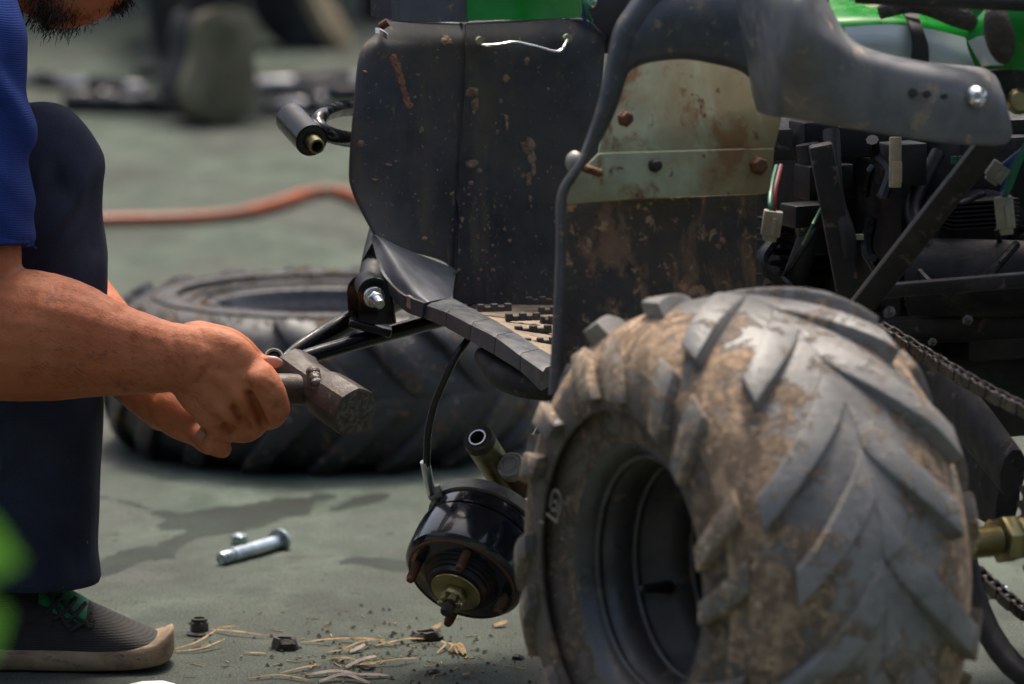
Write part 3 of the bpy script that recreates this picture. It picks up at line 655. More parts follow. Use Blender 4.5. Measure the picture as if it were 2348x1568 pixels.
mb = MB(); mb.lathe(P(2238,222,4.815), (.05,-1,.12), [(-.004,.0095),(.001,.0095),(.0025,.008),(.005,.0065),(.0065,.004),(.0055,.0025),(.004,.002)], 24); build(mb, 'fender_bolt', M['steel'], fen, angle=50)
for (u, v, r) in ((2093,213,.0042),(2125,215,.0036),(2165,220,.0030)):
    mb = MB(); mb.lathe(P(u, v, 4.783), (.1,-1,.15), [(-.004,r),(.0,r),(.0008,r*.9)], 14); build(mb, 'fender_hole', M['rubber'], fen)
# green bodywork above the fender
gb = node('rear_bodywork', quad, P(2150, 60, 4.97))
mb = MB(); mb.patch([
    [P(1880,170,4.94), P(2000,190,4.96), P(2120,200,4.98), P(2290,200,5.0)],
    [P(1900,60,4.94), P(2000,60,4.95), P(2120,70,4.97), P(2290,110,5.0)],
    [P(1900,20,4.98), P(2000,22,4.99), P(2120,34,5.0), P(2260,60,5.03)],
    [P(1900,-30,5.06), P(2000,-30,5.07), P(2120,-22,5.08), P(2260,0,5.1)]], 24, 20, .003); build(mb, 'tail_panel', M['green'], gb, angle=60)
mb = MB(); mb.patch([
    [P(1960,124,4.925), P(2040,142,4.935), P(2130,152,4.948), P(2265,160,4.972)],
    [P(1945,95,4.922), P(2040,100,4.930), P(2130,112,4.945), P(2240,135,4.968)],
    [P(1935,62,4.925), P(2040,56,4.935), P(2130,66,4.952), P(2212,86,4.972)]], 20, 10, .002); build(mb, 'sky_sheen_decal', M['sky_sheen_decal'], gb, angle=60)
mb = MB(); mb.patch([[P(2088,150,4.928), P(2130,153,4.934)], [P(2092,100,4.926), P(2128,104,4.932)], [P(2085,56,4.930), P(2112,58,4.936)], [P(2070,28,4.965), P(2105,30,4.968)]], 4, 10, .002); build(mb, 'strap', M['rubber'], gb, angle=60)
mb = MB(); mb.patch([[P(2240,165,4.95), P(2300,158,4.93), P(2420,170,4.93)], [P(2215,85,4.95), P(2295,80,4.925), P(2420,95,4.925)], [P(2262,15,4.96), P(2310,5,4.935), P(2420,10,4.935)], [P(2280,0,5.0), P(2320,-10,4.98), P(2420,-10,4.98)]], 16, 16, .003); build(mb, 'tail_corner', M['green'], gb, angle=60)
mb = MB(); mb.patch([[P(2218,95,4.945), P(2250,152,4.94)], [P(2238,86,4.928), P(2276,150,4.92)], [P(2262,80,4.922), P(2300,150,4.916)]], 8, 8, .002); build(mb, 'sky_sheen_decal', M['sky_sheen_decal'], gb)
mb = MB(); mb.ball(P(2290,78,4.91), (.013,.010,.027), Matrix.Rotation(R(-12), 3, 'Y')); build(mb, 'rubber_stop', M['grease'], gb)
mb = MB(); mb.tube([P(1960,-12,4.86), P(2150,-2,4.86), P(2420,10,4.86)], .0075, 12, n=8); build(mb, 'rack_rail', M['frame'], gb)
mb = MB(); mb.tube([P(2015,30,4.955), P(2100,8,4.95), P(2200,40,4.95), P(2235,60,4.95)], [.006,.009,.010,.006], 10, n=12, flat=((0,1,0), .5)); build(mb, 'strap', M['grease'], gb)
ebox(2330, 190, 4.98, .09, .03, .03, mat='frame', name='tail_mount', par=gb); mb = MB(); mb.lathe(P(2335,232,4.95), (0,-1,.1), [(0,.012),(.006,.012),(.012,.008)], 14); build(mb, 'tail_bolt', M['gold'], gb)

# leg shield
ls = node('leg_shield', quad, P(1090, 380, 5.5))
L_ = [ # rows from the outer edge to the inner edge; each row runs from the top down
    [P(880,46,5.550), P(858,80,5.540), P(824,122,5.525), P(810,250,5.505), P(800,389,5.490), P(806,436,5.485), P(824,479,5.480), P(855,536,5.470)],
    [P(890,48,5.535), P(868,84,5.520), P(836,124,5.505), P(822,250,5.487), P(812,389,5.475), P(818,436,5.470), P(836,479,5.465), P(866,540,5.458)],
    [P(960,54,5.540), P(955,90,5.528), P(945,130,5.520), P(940,250,5.510), P(930,389,5.500), P(930,440,5.497), P(935,490,5.495), P(945,575,5.490)],
    [P(1055,58,5.562), P(1053,95,5.550), P(1052,140,5.547), P(1050,260,5.540), P(1046,390,5.535), P(1042,450,5.533), P(1040,520,5.531), P(1035,612,5.528)],
    [P(1070,56,5.562), P(1070,95,5.553), P(1069,140,5.550), P(1066,260,5.544), P(1060,390,5.540), P(1057,450,5.537), P(1053,520,5.534), P(1045,700,5.525)],
    [P(1180,52,5.590), P(1180,95,5.580), P(1178,140,5.575), P(1172,260,5.570), P(1165,390,5.565), P(1162,450,5.562), P(1160,520,5.560), P(1150,700,5.550)],
    [P(1310,46,5.625), P(1312,92,5.615), P(1310,140,5.610), P(1305,260,5.605), P(1300,390,5.600), P(1295,450,5.597), P(1292,520,5.595), P(1285,700,5.580)],
    [P(1385,84,5.650), P(1386,110,5.642), P(1384,150,5.638), P(1378,260,5.630), P(1370,390,5.625), P(1365,450,5.622), P(1362,520,5.620), P(1360,700,5.605)],
]
mb = MB(); mb.patch(L_, 60, 70, .003); build(mb, 'shield_panel', M['plastic'], ls, angle=60)
shg = np.array([list(q) for q in mb.v][:60*70])
def proj(q):
    d = q - np.array([0,0,CAM_Z]); f_ = d[:,1]*math.cos(PITCH) - d[:,2]*math.sin(PITCH); w_ = d[:,1]*math.sin(PITCH) + d[:,2]*math.cos(PITCH)
    return np.column_stack([1173.5 + FU*d[:,0]/f_, 784 - FU*w_/f_])
shuv = proj(shg)
def on_shield(u, v, lift=.0006):
    d = ((shuv - [u, v])**2).sum(1); k = np.argsort(d)[:4]; w_ = 1/(d[k]+1); return P(u, v, float((shg[k,1]*w_).sum()/w_.sum()) - lift)
mb = MB(); rnd_ = random.Random(5)
def splat(u, v, ru, rv, th, rot=0.0):
    n_ = 11; sd_ = rnd_.random()*50; ring_ = []
    for k in range(n_):
        a = 2*math.pi*k/n_; f_ = 1 + .55*mnoise.noise(Vector((math.cos(a)*1.3+sd_, math.sin(a)*1.3, sd_))); x, y = ru*f_*math.cos(a), rv*f_*math.sin(a)
        ring_.append((u + x*math.cos(rot) - y*math.sin(rot), v + x*math.sin(rot) + y*math.cos(rot)))
    vs = [on_shield(a, b, .0002) for a, b in ring_] + [on_shield(u + (a-u)*.6, v + (b-v)*.6, th) for a, b in ring_] + [on_shield(u, v, th*1.15)]
    mb.add(vs, [(k, (k+1)%n_, n_+(k+1)%n_, n_+k) for k in range(n_)] + [(n_+k, n_+(k+1)%n_, 2*n_) for k in range(n_)])
for (u, v, ru, rv) in ((1210,335,15,20),(1219,362,9,14),(1222,385,6,16),(1213,405,7,10),(1211,420,6,8),(1215,455,4,9),(1217,474,3,5),(1083,212,16,14),(1090,240,9,16),(1086,258,4,5),(1160,180,8,10),(1024,92,12,12),(1162,290,4,14),(1160,270,5,8),(1208,140,7,10),(1082,375,14,10),(1098,390,6,6),(1080,420,6,6),(890,378,9,4),(860,412,8,4),(972,547,7,5),(826,330,9,9),(836,165,6,4)): splat(u, v, ru, rv, .0012)
for k in range(150):
    lo = rnd_.random() < .55
    u = rnd_.gauss(1095, 55) if lo else rnd_.uniform(830, 1290); v = rnd_.uniform(430, 680) if lo else rnd_.uniform(110, 520)
    if u < 1040 and v > 540: continue
    q = rnd_.random()**2*4.5 + 1.0; splat(u, v, q*rnd_.uniform(.6,1.1), q*rnd_.uniform(.7,1.5), .0007)
build(mb, 'mud_splashes', surf('dried_mud_splash', (.20, .14, .095), .95, vary=.4, vscale=120, bump=(400, .5, .002)), ls, smooth=False, kind='stuff')
mb = MB()
for k in range(16):
    t_ = k/15; splat(903 + 33*t_ + rnd_.uniform(-2,2), 132 + 108*t_, 8.5 + 2*math.sin(t_*7), 8, .0005, .3)
build(mb, 'mud_smear', surf('reddish_mud_smear', (.19, .095, .06), .95, vary=.3, vscale=150), ls, smooth=False, kind='stuff')
# rolled top edge
mb = MB(); mb.tube([P(884,46,5.547), P(1058,57,5.565), P(1072,54,5.567), P(1312,44,5.628), P(1368,70,5.648), P(1387,90,5.655)], .0022, 8, n=30); build(mb, 'rolled_edge', M['plastic_skylit'], ls)
# flared foot of the shield (sky light put into its paler colour)
F_ = [
    [P(855,536,5.470), P(862,560,5.450), P(870,590,5.428), P(885,630,5.410), P(925,672,5.395), P(976,694,5.375)],
    [P(866,540,5.458), P(885,560,5.440), P(905,588,5.422), P(930,630,5.405), P(955,665,5.392), P(985,691,5.377)],
    [P(945,577,5.490), P(952,596,5.470), P(965,620,5.450), P(980,645,5.430), P(995,668,5.412), P(1005,687,5.395)],
    [P(1035,612,5.528), P(1036,625,5.510), P(1035,640,5.485), P(1030,657,5.465), P(1024,672,5.442), P(1022,684,5.420)],
    [P(1043,614,5.530), P(1043,627,5.514), P(1042,645,5.495), P(1040,660,5.475), P(1036,675,5.455), P(1034,684,5.440)]]
mb = MB(); mb.patch(F_, 24, 24, .003); build(mb, 'flared_foot', M['plastic_skylit'], ls, angle=60)
mb = MB(); mb.patch([
    [P(855,536,5.470), P(862,560,5.450), P(870,590,5.428), P(885,630,5.410), P(925,672,5.395), P(976,694,5.375)],
    [P(858,545,5.475), P(866,572,5.450), P(876,606,5.428), P(892,662,5.410), P(930,709,5.395), P(972,729,5.375)]], 24, 3, .003); build(mb, 'side_skirt', M['edge'], ls, angle=60)
for (u, v, Y) in ((1101,94,5.553),(1301,88,5.604)):
    mb = MB(); mb.lathe(P(u, v, Y), (.3,-1,.05), [(-.003,.0045),(.0028,.0045),(.003,.003)], 14); build(mb, 'shield_hole', M['primer'], ls)
mb = MB(); mb.tube([P(1101,98,5.558), P(1107,104,5.542), P(1145,102,5.545), P(1180,97,5.552), P(1225,106,5.565), P(1270,118,5.575), P(1286,115,5.580), P(1294,104,5.585), P(1300,92,5.600)], .0014, 8, n=50); build(mb, 'wire_staple', M['wire'], ls)
mb = MB()
for dv in (0, 4, 8): mb.tube([P(862,66+dv,5.515), P(874,70+dv,5.505), P(888,80+dv,5.508)], .0012, 6, n=6)
build(mb, 'wire_tie', M['wire'], ls)
mb = MB(); mb.tube([P(872,62,5.520), P(890,50,5.518)], .004, 8); build(mb, 'frame_peg', M['rusty'], ls)
# panels above the shield
up = node('front_bodywork', quad, P(1080, 0, 5.5))
mb = MB(); mb.patch([[P(850,-60,5.47), P(849,0,5.465), P(850,36,5.462)], [P(903,-60,5.452), P(904,0,5.445), P(906,47,5.44)], [P(912,-60,5.452), P(913,0,5.445), P(915,48,5.44)], [P(1060,-60,5.475), P(1061,0,5.468), P(1062,50,5.463)], [P(1066,-60,5.50), P(1067,0,5.495), P(1068,50,5.49)]], 20, 26, .003); build(mb, 'cowl_panel', M['edge'], up, angle=40)
mb = MB(); mb.patch([[P(1064,-60,5.485), P(1064,0,5.48), P(1068,45,5.475)], [P(1075,-60,5.478), P(1075,0,5.472), P(1078,46,5.467)], [P(1200,-60,5.49), P(1200,0,5.485), P(1200,45,5.48)], [P(1322,-60,5.54), P(1324,0,5.535), P(1322,41,5.53)], [P(1328,-60,5.57), P(1330,0,5.565), P(1328,40,5.56)]], 20, 26, .003); build(mb, 'green_panel', M['green'], up, angle=40)
mb = MB(); mb.tube([P(1325,-20,5.62), P(1335,30,5.615), P(1345,60,5.62)], .002, 6, n=8); build(mb, 'wire', M['wblue'], up)
mb = MB(); mb.tube([P(1335,-20,5.62), P(1344,20,5.612), P(1356,50,5.62)], .002, 6, n=8); build(mb, 'wire', M['wgreen'], up)
for k in range(4):
    mb = MB(); mb.lathe(P(1400, 20, 5.66+.012*k), (-.5,-.8,.1), [(0,.045-.004*k),(.004,.045-.004*k)], 30); build(mb, 'headlamp_ring', M['rubber'], up, bevel=.001)
mb = MB(); mb.lathe(P(1357,5,5.62), (-.3,-.9,.1), [(0,.006),(.003,.006),(.004,.004),(.007,.004)], 12); build(mb, 'cowl_bolt', M['steel'], up)

# foot rest with its ribbed edge and cleats
fr = node('foot_rest', quad, P(1110, 740, 5.3))
mb = MB(); mb.patch([
    [P(1000,706,5.40), P(1060,728,5.36), P(1120,758,5.31), P(1190,800,5.25), P(1245,838,5.20)],
    [P(1045,697,5.52), P(1150,725,5.45), P(1230,755,5.38), P(1290,790,5.32), P(1330,830,5.27)],
    [P(1290,694,5.60), P(1330,720,5.53), P(1370,750,5.44), P(1410,780,5.38), P(1440,810,5.34)]], 16, 12, .004); build(mb, 'foot_plate', M['sand'], fr)
outer = crv([P(929,711,5.385), P(971,729,5.375), P(1020,750,5.335), P(1076,781,5.285), P(1132,813,5.235), P(1192,851,5.18), P(1241,897,5.135)], 61)
ridge = crv([P(930,672,5.385), P(976,694,5.375), P(1024,711,5.335), P(1080,739,5.285), P(1136,767,5.235), P(1192,809,5.18), P(1245,844,5.135)], 61)
inner = crv([P(985,665,5.42), P(1034,682,5.425), P(1076,704,5.385), P(1125,729,5.335), P(1178,760,5.285), P(1238,799,5.23), P(1290,830,5.19)], 61)
innerb = inner + np.array([0,0,-.016])
for k in range(5):
    i0, i1 = 10+k*10, 20+k*10; ii = list(range(i0, i1+1))
    g = .0; mb = MB(); v = []; f = []
    n_ = len(ii)
    for a, i in enumerate(ii):
        sh = .0006 if a in (0, n_-1) else 0.0
        e = .5 if a == 0 else (-.5 if a == n_-1 else 0)
        q = lambda arr: Vector(arr[i]) + (Vector(arr[min(i+1,60)])-Vector(arr[i-1]))*e*.10
        o_, r_, n2_, nb = q(outer), q(ridge), q(inner), q(innerb)
        c_ = (o_+r_+n2_+nb)/4
        for w_ in (o_, o_.lerp(r_,.85), o_.lerp(r_,1.0).lerp(n2_,.12), r_.lerp(n2_,.9), n2_, nb): v.append(w_.lerp(c_, sh*40))
    for a in range(n_-1):
        for b in range(6): f.append((a*6+b, a*6+(b+1)%6, (a+1)*6+(b+1)%6, (a+1)*6+b))
    f += [tuple(range(5,-1,-1)), tuple((n_-1)*6+b for b in range(6))]
    mb.add(v, f); build(mb, 'edge_block', M['edge'], fr, angle=35)
mb = MB(); v = []
for i in range(0, 61): v += [Vector(outer[i]).lerp(Vector(inner[i]), .04)+Vector((0,0,.002)), Vector(ridge[i]).lerp(Vector(inner[i]), .04)+Vector((0,0,-.0022)), Vector(inner[i])+Vector((0,0,-.0022)), Vector(innerb[i])]
mb.add(v, [(i*4+b, i*4+(b+1)%4, (i+1)*4+(b+1)%4, (i+1)*4+b) for i in range(60) for b in range(4)]); build(mb, 'edge_core', M['sand'], fr, angle=50)
def cleat(u, v, Y, ln, parent=fr):
    mb = MB(); c = P(u, v, Y); S = Vector((.97,.25,0)).normalized(); D = Vector((-.25,.97,0)); n_ = 5
    o = []
    for k in range(n_):
        x0 = -ln/2 + ln*k/n_; x1 = x0 + ln/n_
        h = .0075 if k % 2 == 0 else .005
        mb.box(c + S*(x0+x1)/2 + Zd*h/2, (ln/n_*.98, .006, h), Matrix((S, D, Zd)).transposed())
        if k % 2 == 0: mb.box(c + S*(x0+x1)/2 + D*.004 + Zd*.0035, (ln/n_*.6, .006, .007), Matrix((S, D, Zd)).transposed())
    build(mb, 'cleat', M['plastic'], parent, bevel=.0006, bseg=1)
for (u, v, Y, ln) in ((1133,714,5.44,.034),(1198,735,5.41,.034),(1243,697,5.52,.034),(1268,720,5.48,.03),(1222,764,5.36,.036),(1238,792,5.31,.030),(1262,742,5.43,.02)): cleat(u, v, Y, ln)
mb = MB(); mb.tube([P(1110,818,5.30), P(1150,855,5.26), P(1210,880,5.22), P(1290,890,5.2)], [.010,.015,.014,.012], 14, n=14, round_cap=True); build(mb, 'foot_rest_tube', M['frame'], fr)

# front suspension: loop tube with bush, arm, bracket bolt, damper
su = node('front_suspension', quad, P(800, 600, 5.42))
Z1 = lambda u, v: P(u, v, 5.47)
mb = MB(); mb.tube([P(870,243,5.66), P(812,247,5.60), P(770,252,5.54), P(738,265,5.48), P(729,285,5.462), P(744,303,5.455), P(772,314,5.475), P(815,322,5.54), P(880,332,5.60)], .0078, 18, n=50); build(mb, 'loop_tube', M['black'], su)
b0, b1 = P(668,272,5.485), P(714,322,5.43)
dB = (b1-b0).normalized()
mb = MB(); mb.lathe(b0, dB, [(0,.0150),(.0005,.0160),((b1-b0).length,.0160),((b1-b0).length+.0005,.0150),((b1-b0).length-.0005,.0095)], 32); bush = build(mb, 'bush_housing', M['black'], su)
Lb = (b1-b0).length
mb = MB(); mb.lathe(b0, dB, [(Lb-.004,.0145),(Lb+.0012,.0142),(Lb+.0014,.009),(Lb-.004,.009)], 28, close=True); build(mb, 'bush_rubber', M['rubber'], bush)
mb = MB(); mb.lathe(b0, dB, [(Lb-.01,.0076),(Lb+.017,.0076),(Lb+.0175,.0070),(Lb+.0175,.0056),(Lb-.005,.0054),(Lb-.01,.0054)], 28, close=True); build(mb, 'bush_sleeve', M['olive'], bush)
mb = MB(); mb.lathe(b0.lerp(b1,.45) + Vector((-.001,-.0162,.001)), (-.1,-1,.1), [(0,.0042),(.0008,.003)], 9); mb = None
mb = MB(); mb.tube([P(637,842,5.36), P(712,815,5.375), P(860,772,5.42), P(1010,732,5.47), P(1090,712,5.50)], [.0068,.0075,.0078,.0078,.0078], 18, n=20); build(mb, 'arm_tube', M['black'], su)
mb = MB(); mb.tube([P(640,830,5.37), P(700,792,5.40), P(806,735,5.45), P(905,690,5.52)], [.004,.0085,.011,.011], 14, n=16, flat=((0,1,0), .7)); build(mb, 'arm_tube', M['black'], su)
mb = MB(); mb.lathe(P(628,822,5.352), (.1,-.75,.66), [(-.012,.0095),(.003,.0095),(.004,.0085),(.004,.006),(.002,.0055)], 24); build(mb, 'ball_joint', M['rubber'], su)
mb = MB(); mb.lathe(P(628,818,5.346), (.1,-.75,.66), [(0,.0088),(.002,.0088),(.002,.0075),(0,.0075)], 24, close=True); build(mb, 'joint_ring', M['alu'], su)
def plate3(pts, Y, off, name, mat, par): 
    mb = MB(); mb.prism([P(u, v, Y) for u, v in pts], off); return build(mb, name, M[mat], par, bevel=.0012)
arc = lambda cu, cv, r, a0, a1, n: [(cu + r*math.cos(R(a)), cv + r*math.sin(R(a))) for a in np.linspace(a0, a1, n)]
plate3(arc(858,676,40,180,370,14) + [(905,742),(822,748)], 5.405, (.002,.004,0), 'mount_plate', 'black', su)
plate3(arc(832,668,38,180,340,14) + [(860,740),(798,742)], 5.45, (.002,.004,0), 'mount_plate', 'black', su)
mb = MB(); mb.lathe(P(852,672,5.41), (-.15,1,.12), [(0,.0125),(.036,.0125)], 24); build(mb, 'damper_eye', M['rubber'], su)
mb = MB(); mb.box(P(850,745,5.43), (.042,.055,.008), Matrix.Rotation(R(14), 3, 'Y')); build(mb, 'mount_base', M['black'], su, bevel=.002)
bc = P(857,681,5.402); bd = Vector((.28,-.93,-.2)).normalized()
mb = MB(); mb.lathe(bc, bd, [(-.002,.0105),(.002,.0105),(.0022,.009),(.0025,.0085)], 28); mb.lathe(bc + bd*.002, bd, [(0,.0083),(.008,.0083)], 6); nutp = build(mb, 'pivot_nut', M['steel'], su, bevel=.0005, bseg=1)
mb = MB(); mb.lathe(bc + bd*.009, bd, [(0,.0052),(.012,.0052),(.0135,.0042)], 20); build(mb, 'pivot_bolt', M['steel'], su)
mb = MB()
for k in range(6): mb.lathe(bc + bd*(.0105+.0016*k), bd, [(0,.0052),(.0008,.0057),(.0016,.0052)], 18)
build(mb, 'bolt_thread', M['steel'], su)
mb = MB(); mb.tube([P(848,655,5.45), P(862,600,5.51), P(885,520,5.58)], [.012,.0145,.016], 16, n=8); build(mb, 'damper', M['rubber'], su)
plate3([(828,600),(856,548),(880,556),(880,645),(838,622)], 5.49, (.004,.012,0), 'damper_bracket', 'black', su)

# hanging front hub: drum, face, studs, castle nut, knuckle, brake cable
hub = node('front_hub', quad, P(1070, 1250, 5.35))
HA = Vector((-.34, -.72, -.60)).normalized()
H0 = P(1112, 1215, 5.395)                    # back of the drum on its axis
drum_prof = [(0,.040),(0,.0560),(.006,.0575),(.016,.0575),(.017,.0555),(.019,.0555),(.020,.0590),(.030,.0600),(.055,.0600),(.060,.0592),(.0645,.0555),(.066,.0530)]
mb = MB(); mb.lathe(H0, HA, drum_prof, 72); build(mb, 'drum', M['drum'], hub, angle=30)
mb = MB(); mb.lathe(H0, HA, [(.0652,.0548),(.0667,.0538),(.0668,.0522),(.0648,.0522)], 72, close=True); build(mb, 'drum_rim', M['rust_ring'], hub)
mb = MB(); mb.lathe(H0, HA, [(.050,.053),(.0655,.0525),(.0650,.040),(.0665,.038),(.0665,.036),(.071,.0355),(.071,.033),(.0745,.0325),(.0745,.030),(.080,.029),(.080,.020),(.072,.0)], 60); build(mb, 'drum_face', M['drum_face'], hub, angle=25)
mb = MB(); mb.lathe(H0, HA, [(-.014,.050),(-.013,.0585),(-.001,.0590),(-.0005,.050)], 64, close=True); bp = build(mb, 'backing_plate', M['alu'], hub, angle=30)
mb = MB(); mb.lathe(H0, HA, [(-.014,.0),(-.014,.0505),(-.002,.0505)], 40); build(mb, 'backing_disc', M['alu'], bp)
e1 = HA.cross(Vector((0,0,1))).normalized(); e2 = HA.cross(e1)
for k in range(4):
    a = R(66 + 90*k); c = H0 + (e1*math.cos(a) + e2*math.sin(a))*.0445
    mb = MB(); mb.lathe(c, HA, [(.060,.0042),(.087,.0042),(.089,.0034)], 14); st = build(mb, 'wheel_stud', M['rusty'], hub)
    mb = MB()
    for j in range(9): mb.lathe(c + HA*(.070+.0017*j), HA, [(0,.0041),(.0008,.0049),(.0016,.0041)], 14)
    build(mb, 'stud_thread', M['rusty'], st)
mb = MB(); mb.lathe(H0, HA, [(.0805,.0),(.0805,.0245),(.0818,.0250),(.0830,.0245),(.0830,.0)], 48); build(mb, 'hub_washer', M['gold'], hub, angle=30)
mb = MB(); mb.lathe(H0, HA, [(.083,.0125),(.092,.0125)], 6)
for k in range(6):
    a = R(60*k); d_ = e1*math.cos(a)+e2*math.sin(a); t_ = HA.cross(d_)
    mb.box(H0 + HA*.0955 + d_*.0085, (.0055,.0062,.008), Matrix((d_, t_, HA)).transposed())
mb.lathe(H0, HA, [(.09,.0075),(.098,.0070)], 16); build(mb, 'castle_nut', M['gold'], hub, bevel=.0006, bseg=1)
mb = MB(); mb.lathe(H0, HA, [(.09,.0060),(.108,.0060),(.110,.0050)], 16); build(mb, 'stub_axle', M['grease'], hub)
mb = MB(); mb.tube([H0 + HA*.0965 + e1*.013, H0 + HA*.0965 - e1*.013], .0017, 8); build(mb, 'split_pin', M['steel'], hub)
k0 = P(1096,1006,5.37); k1 = P(1168,1118,5.43)
kd = (k1-k0).normalized(); KL = (k1-k0).length
mb = MB(); mb.lathe(k0, kd, [(.03,.0),(.03,.008),(.004,.0085),(.004,.0150),(KL,.0150),(KL,.0)], 32); kn = build(mb, 'knuckle_tube', M['olive'], hub, angle=40)
mb = MB(); mb.lathe(k0, kd, [(-.001,.0085),(-.002,.010),(-.0015,.0145),(.006,.0158),(.006,.0085)], 32, close=True); build(mb, 'knuckle_seal', M['grease'], kn)
mb = MB(); mb.lathe(k0, kd, [(-.003,.0072),(-.003,.0088),(.004,.0088),(.004,.0072)], 28, close=True); build(mb, 'knuckle_sleeve', M['steel'], kn)
mb = MB(); mb.tube([P(1155,1118,5.43), P(1152,1140,5.42), P(1150,1165,5.415)], [.015,.011,.015], 20, n=8); build(mb, 'knuckle_neck', M['olive'], kn)
mb = MB(); mb.tube([P(1120,1165,5.40), P(1185,1150,5.43)], [.010,.012], 12); build(mb, 'knuckle_boss', M['olive'], kn)
kc = P(1170,1066,5.375); kv = Vector((-.35,-.75,.55)).normalized()
mb = MB(); mb.lathe(kc, kv, [(-.05,.011),(-.012,.0115),(-.010,.0135),(.0,.0135),(.002,.0125),(.003,.0105),(.0022,.0095),(.0022,.0075),(.0032,.0065),(.0036,.0)], 36); build(mb, 'tie_rod_end', M['alu'], kn, angle=25)
mb = MB(); mb.lathe(kc, kv, [(-.045,.0142),(-.012,.0150),(-.010,.0136)], 28); build(mb, 'rubber_boot', M['rusty'], kn)
mb = MB(); mb.tube([P(1222,1010,5.40), P(1250,960,5.42), P(1275,900,5.44)], .004, 10); build(mb, 'brake_rod', M['steel'], hub)
mb = MB(); mb.tube([P(1098,740,5.36), P(1068,785,5.345), P(1046,815,5.34), P(1024,860,5.34), P(1000,915,5.345), P(987,960,5.35), P(980,1005,5.355), P(978,1066,5.365)], .0036, 14, n=50); cb = build(mb, 'brake_cable', M['cable'], hub)
mb = MB(); mb.tube([P(974,1058,5.365), P(981,1095,5.37), P(988,1130,5.38)], [.0048,.0048,.0044], 16); build(mb, 'cable_ferrule', M['steel'], cb)
mb = MB(); mb.box(P(996,1128,5.385), (.014,.016,.012), Matrix.Rotation(R(-20), 3, 'Y')); build(mb, 'cable_stop', M['alu'], bp, bevel=.002)

# ================================================================ FLAT TYRE ON THE GROUND
FT = G(742, 1010); FT = Vector((-.222, 6.70, .092))
sw = thing('spare_wheel', (FT.x, FT.y, 0), 'black knobbly tyre on its rim lying flat on the concrete', 'wheel')
FA = Vector((.0, .0, 1))
ftf = node('wheel', sw, FT) if False else sw
make_tyre(FT, FA, .261, .090, .125, 18, sw, M['tyre_far'], M['tyre_far'], M['tyre_far'], lug_h=.013, sweep=.42, sign=-1, twin=False, s_end=.80)
FMf = wheel_frame(FT, FA)
local_lathe('rim', [(.070,.134),(.076,.133),(.077,.127),(.070,.122),(.060,.118),(.056,.112),(.028,.108),(.022,.100),(.0,.097),(-.004,.060),(-.004,.0)], M['rim_far'], sw, FMf)
mb = MB()
for k, r in enumerate((.205, .16, .145)):
    ring = [((.0885 if k == 0 else .083) + .0025*math.cos(a), r + .0025*math.sin(a)) for a in np.linspace(0, 2*math.pi, 10, endpoint=False)]
    mb.lathe((0,0,0), (0,0,1), ring, 72, close=True)
me, _ = mb.mesh('sidewall_ring', (0,0,0)); me.materials.append(M['tyre_far']); place(bpy.data.objects.new('sidewall_ring', me), sw, FMf)

# ================================================================ MECHANIC
def skin_mat():
    t = NT('tanned_skin')
    a = t.noise(9, 4, .55); b = t.noise(42, 6, .65, off=4); d = t.noise(24, 7, .7, off=13)
    c = t.mix(t.ramp(a, .35, .65), (.40, .112, .040), (.49, .165, .068))
    c = t.mix(t.ramp(b, .5, .75), c, (.34, .085, .024))
    c = t.mix(t.ramp(d, .58, .70, 0, .75), c, (.13, .055, .03)); c = t.mix(t.ramp(t.noise(150, 4, .6, off=19), .64, .70, 0, .3), c, (.17, .06, .03))
    w = t.noise(70, 5, .7, (1, 1, 4), off=22); c = t.mix(t.ramp(w, .735, .77), c, (.5, .36, .28))
    t.set(Base_Color=c, Roughness=t.ramp(b, .3, .7, .52, .72), Subsurface_Weight=.15, Subsurface_Scale=.006, Specular_IOR_Level=.4)
    t.b.inputs['Subsurface Radius'].default_value = (1, .35, .2)
    t.bump(t.noise(500, 4, .7, (1, 1, 1), off=3), .4, .0016); t.bump(t.noise(110, 5, .7, off=6), .3, .003)
    return t.m
def cloth_mat(name, col, col2, weave=None, dirt=None, bump=.3):
    t = NT(name); c = t.mix(t.ramp(t.noise(7, 5), .35, .65), col, col2)
    f = t.noise(900, 2, .5, off=2); c = t.mix(t.ramp(f, .3, .7), t.mix(.3, c, (0,0,0)), c)
    if weave:
        w = t.n('ShaderNodeTexWave', wave_type='BANDS', bands_direction='Z'); w.inputs['Scale'].default_value = weave; w.inputs['Distortion'].default_value = 1.2; w.inputs['Detail'].default_value = 1; w.inputs['Detail Scale'].default_value = .3
        v = t.n('ShaderNodeVectorRotate', rotation_type='Y_AXIS'); v.inputs['Angle'].default_value = R(-14); t.l(t.pos(), v.inputs['Vector']); t.l(v.outputs[0], w.inputs['Vector'])
        c = t.mix(t.ramp(w.outputs['Fac'], .2, .8, 0, .3), c, (.004, .008, .04)); t.bump(w.outputs['Fac'], .25, .0008)
    if dirt:
        sc, lo, hi, dc = dirt; c = t.mix(t.ramp(t.noise(sc, 7, .7, off=8), lo, hi), c, dc)
        c = t.mix(t.ramp(t.noise(60, 4, .6, off=17), .735, .76), c, (.35, .34, .33))
    t.set(Base_Color=c, Roughness=.9, Specular_IOR_Level=.2, Sheen_Weight=.0); t.bump(f, bump, .001)
    return t.m
M['skin'] = skin_mat()
M['shirt'] = cloth_mat('blue_polo_knit', (.014, .038, .185), (.022, .055, .27), 150)
M['trousers'] = cloth_mat('navy_work_trousers', (.020, .025, .044), (.034, .040, .064), None, (13, .60, .74, (.05, .042, .035)))
M['beard'] = surf('dark_beard_hair', (.010, .006, .004), .6)
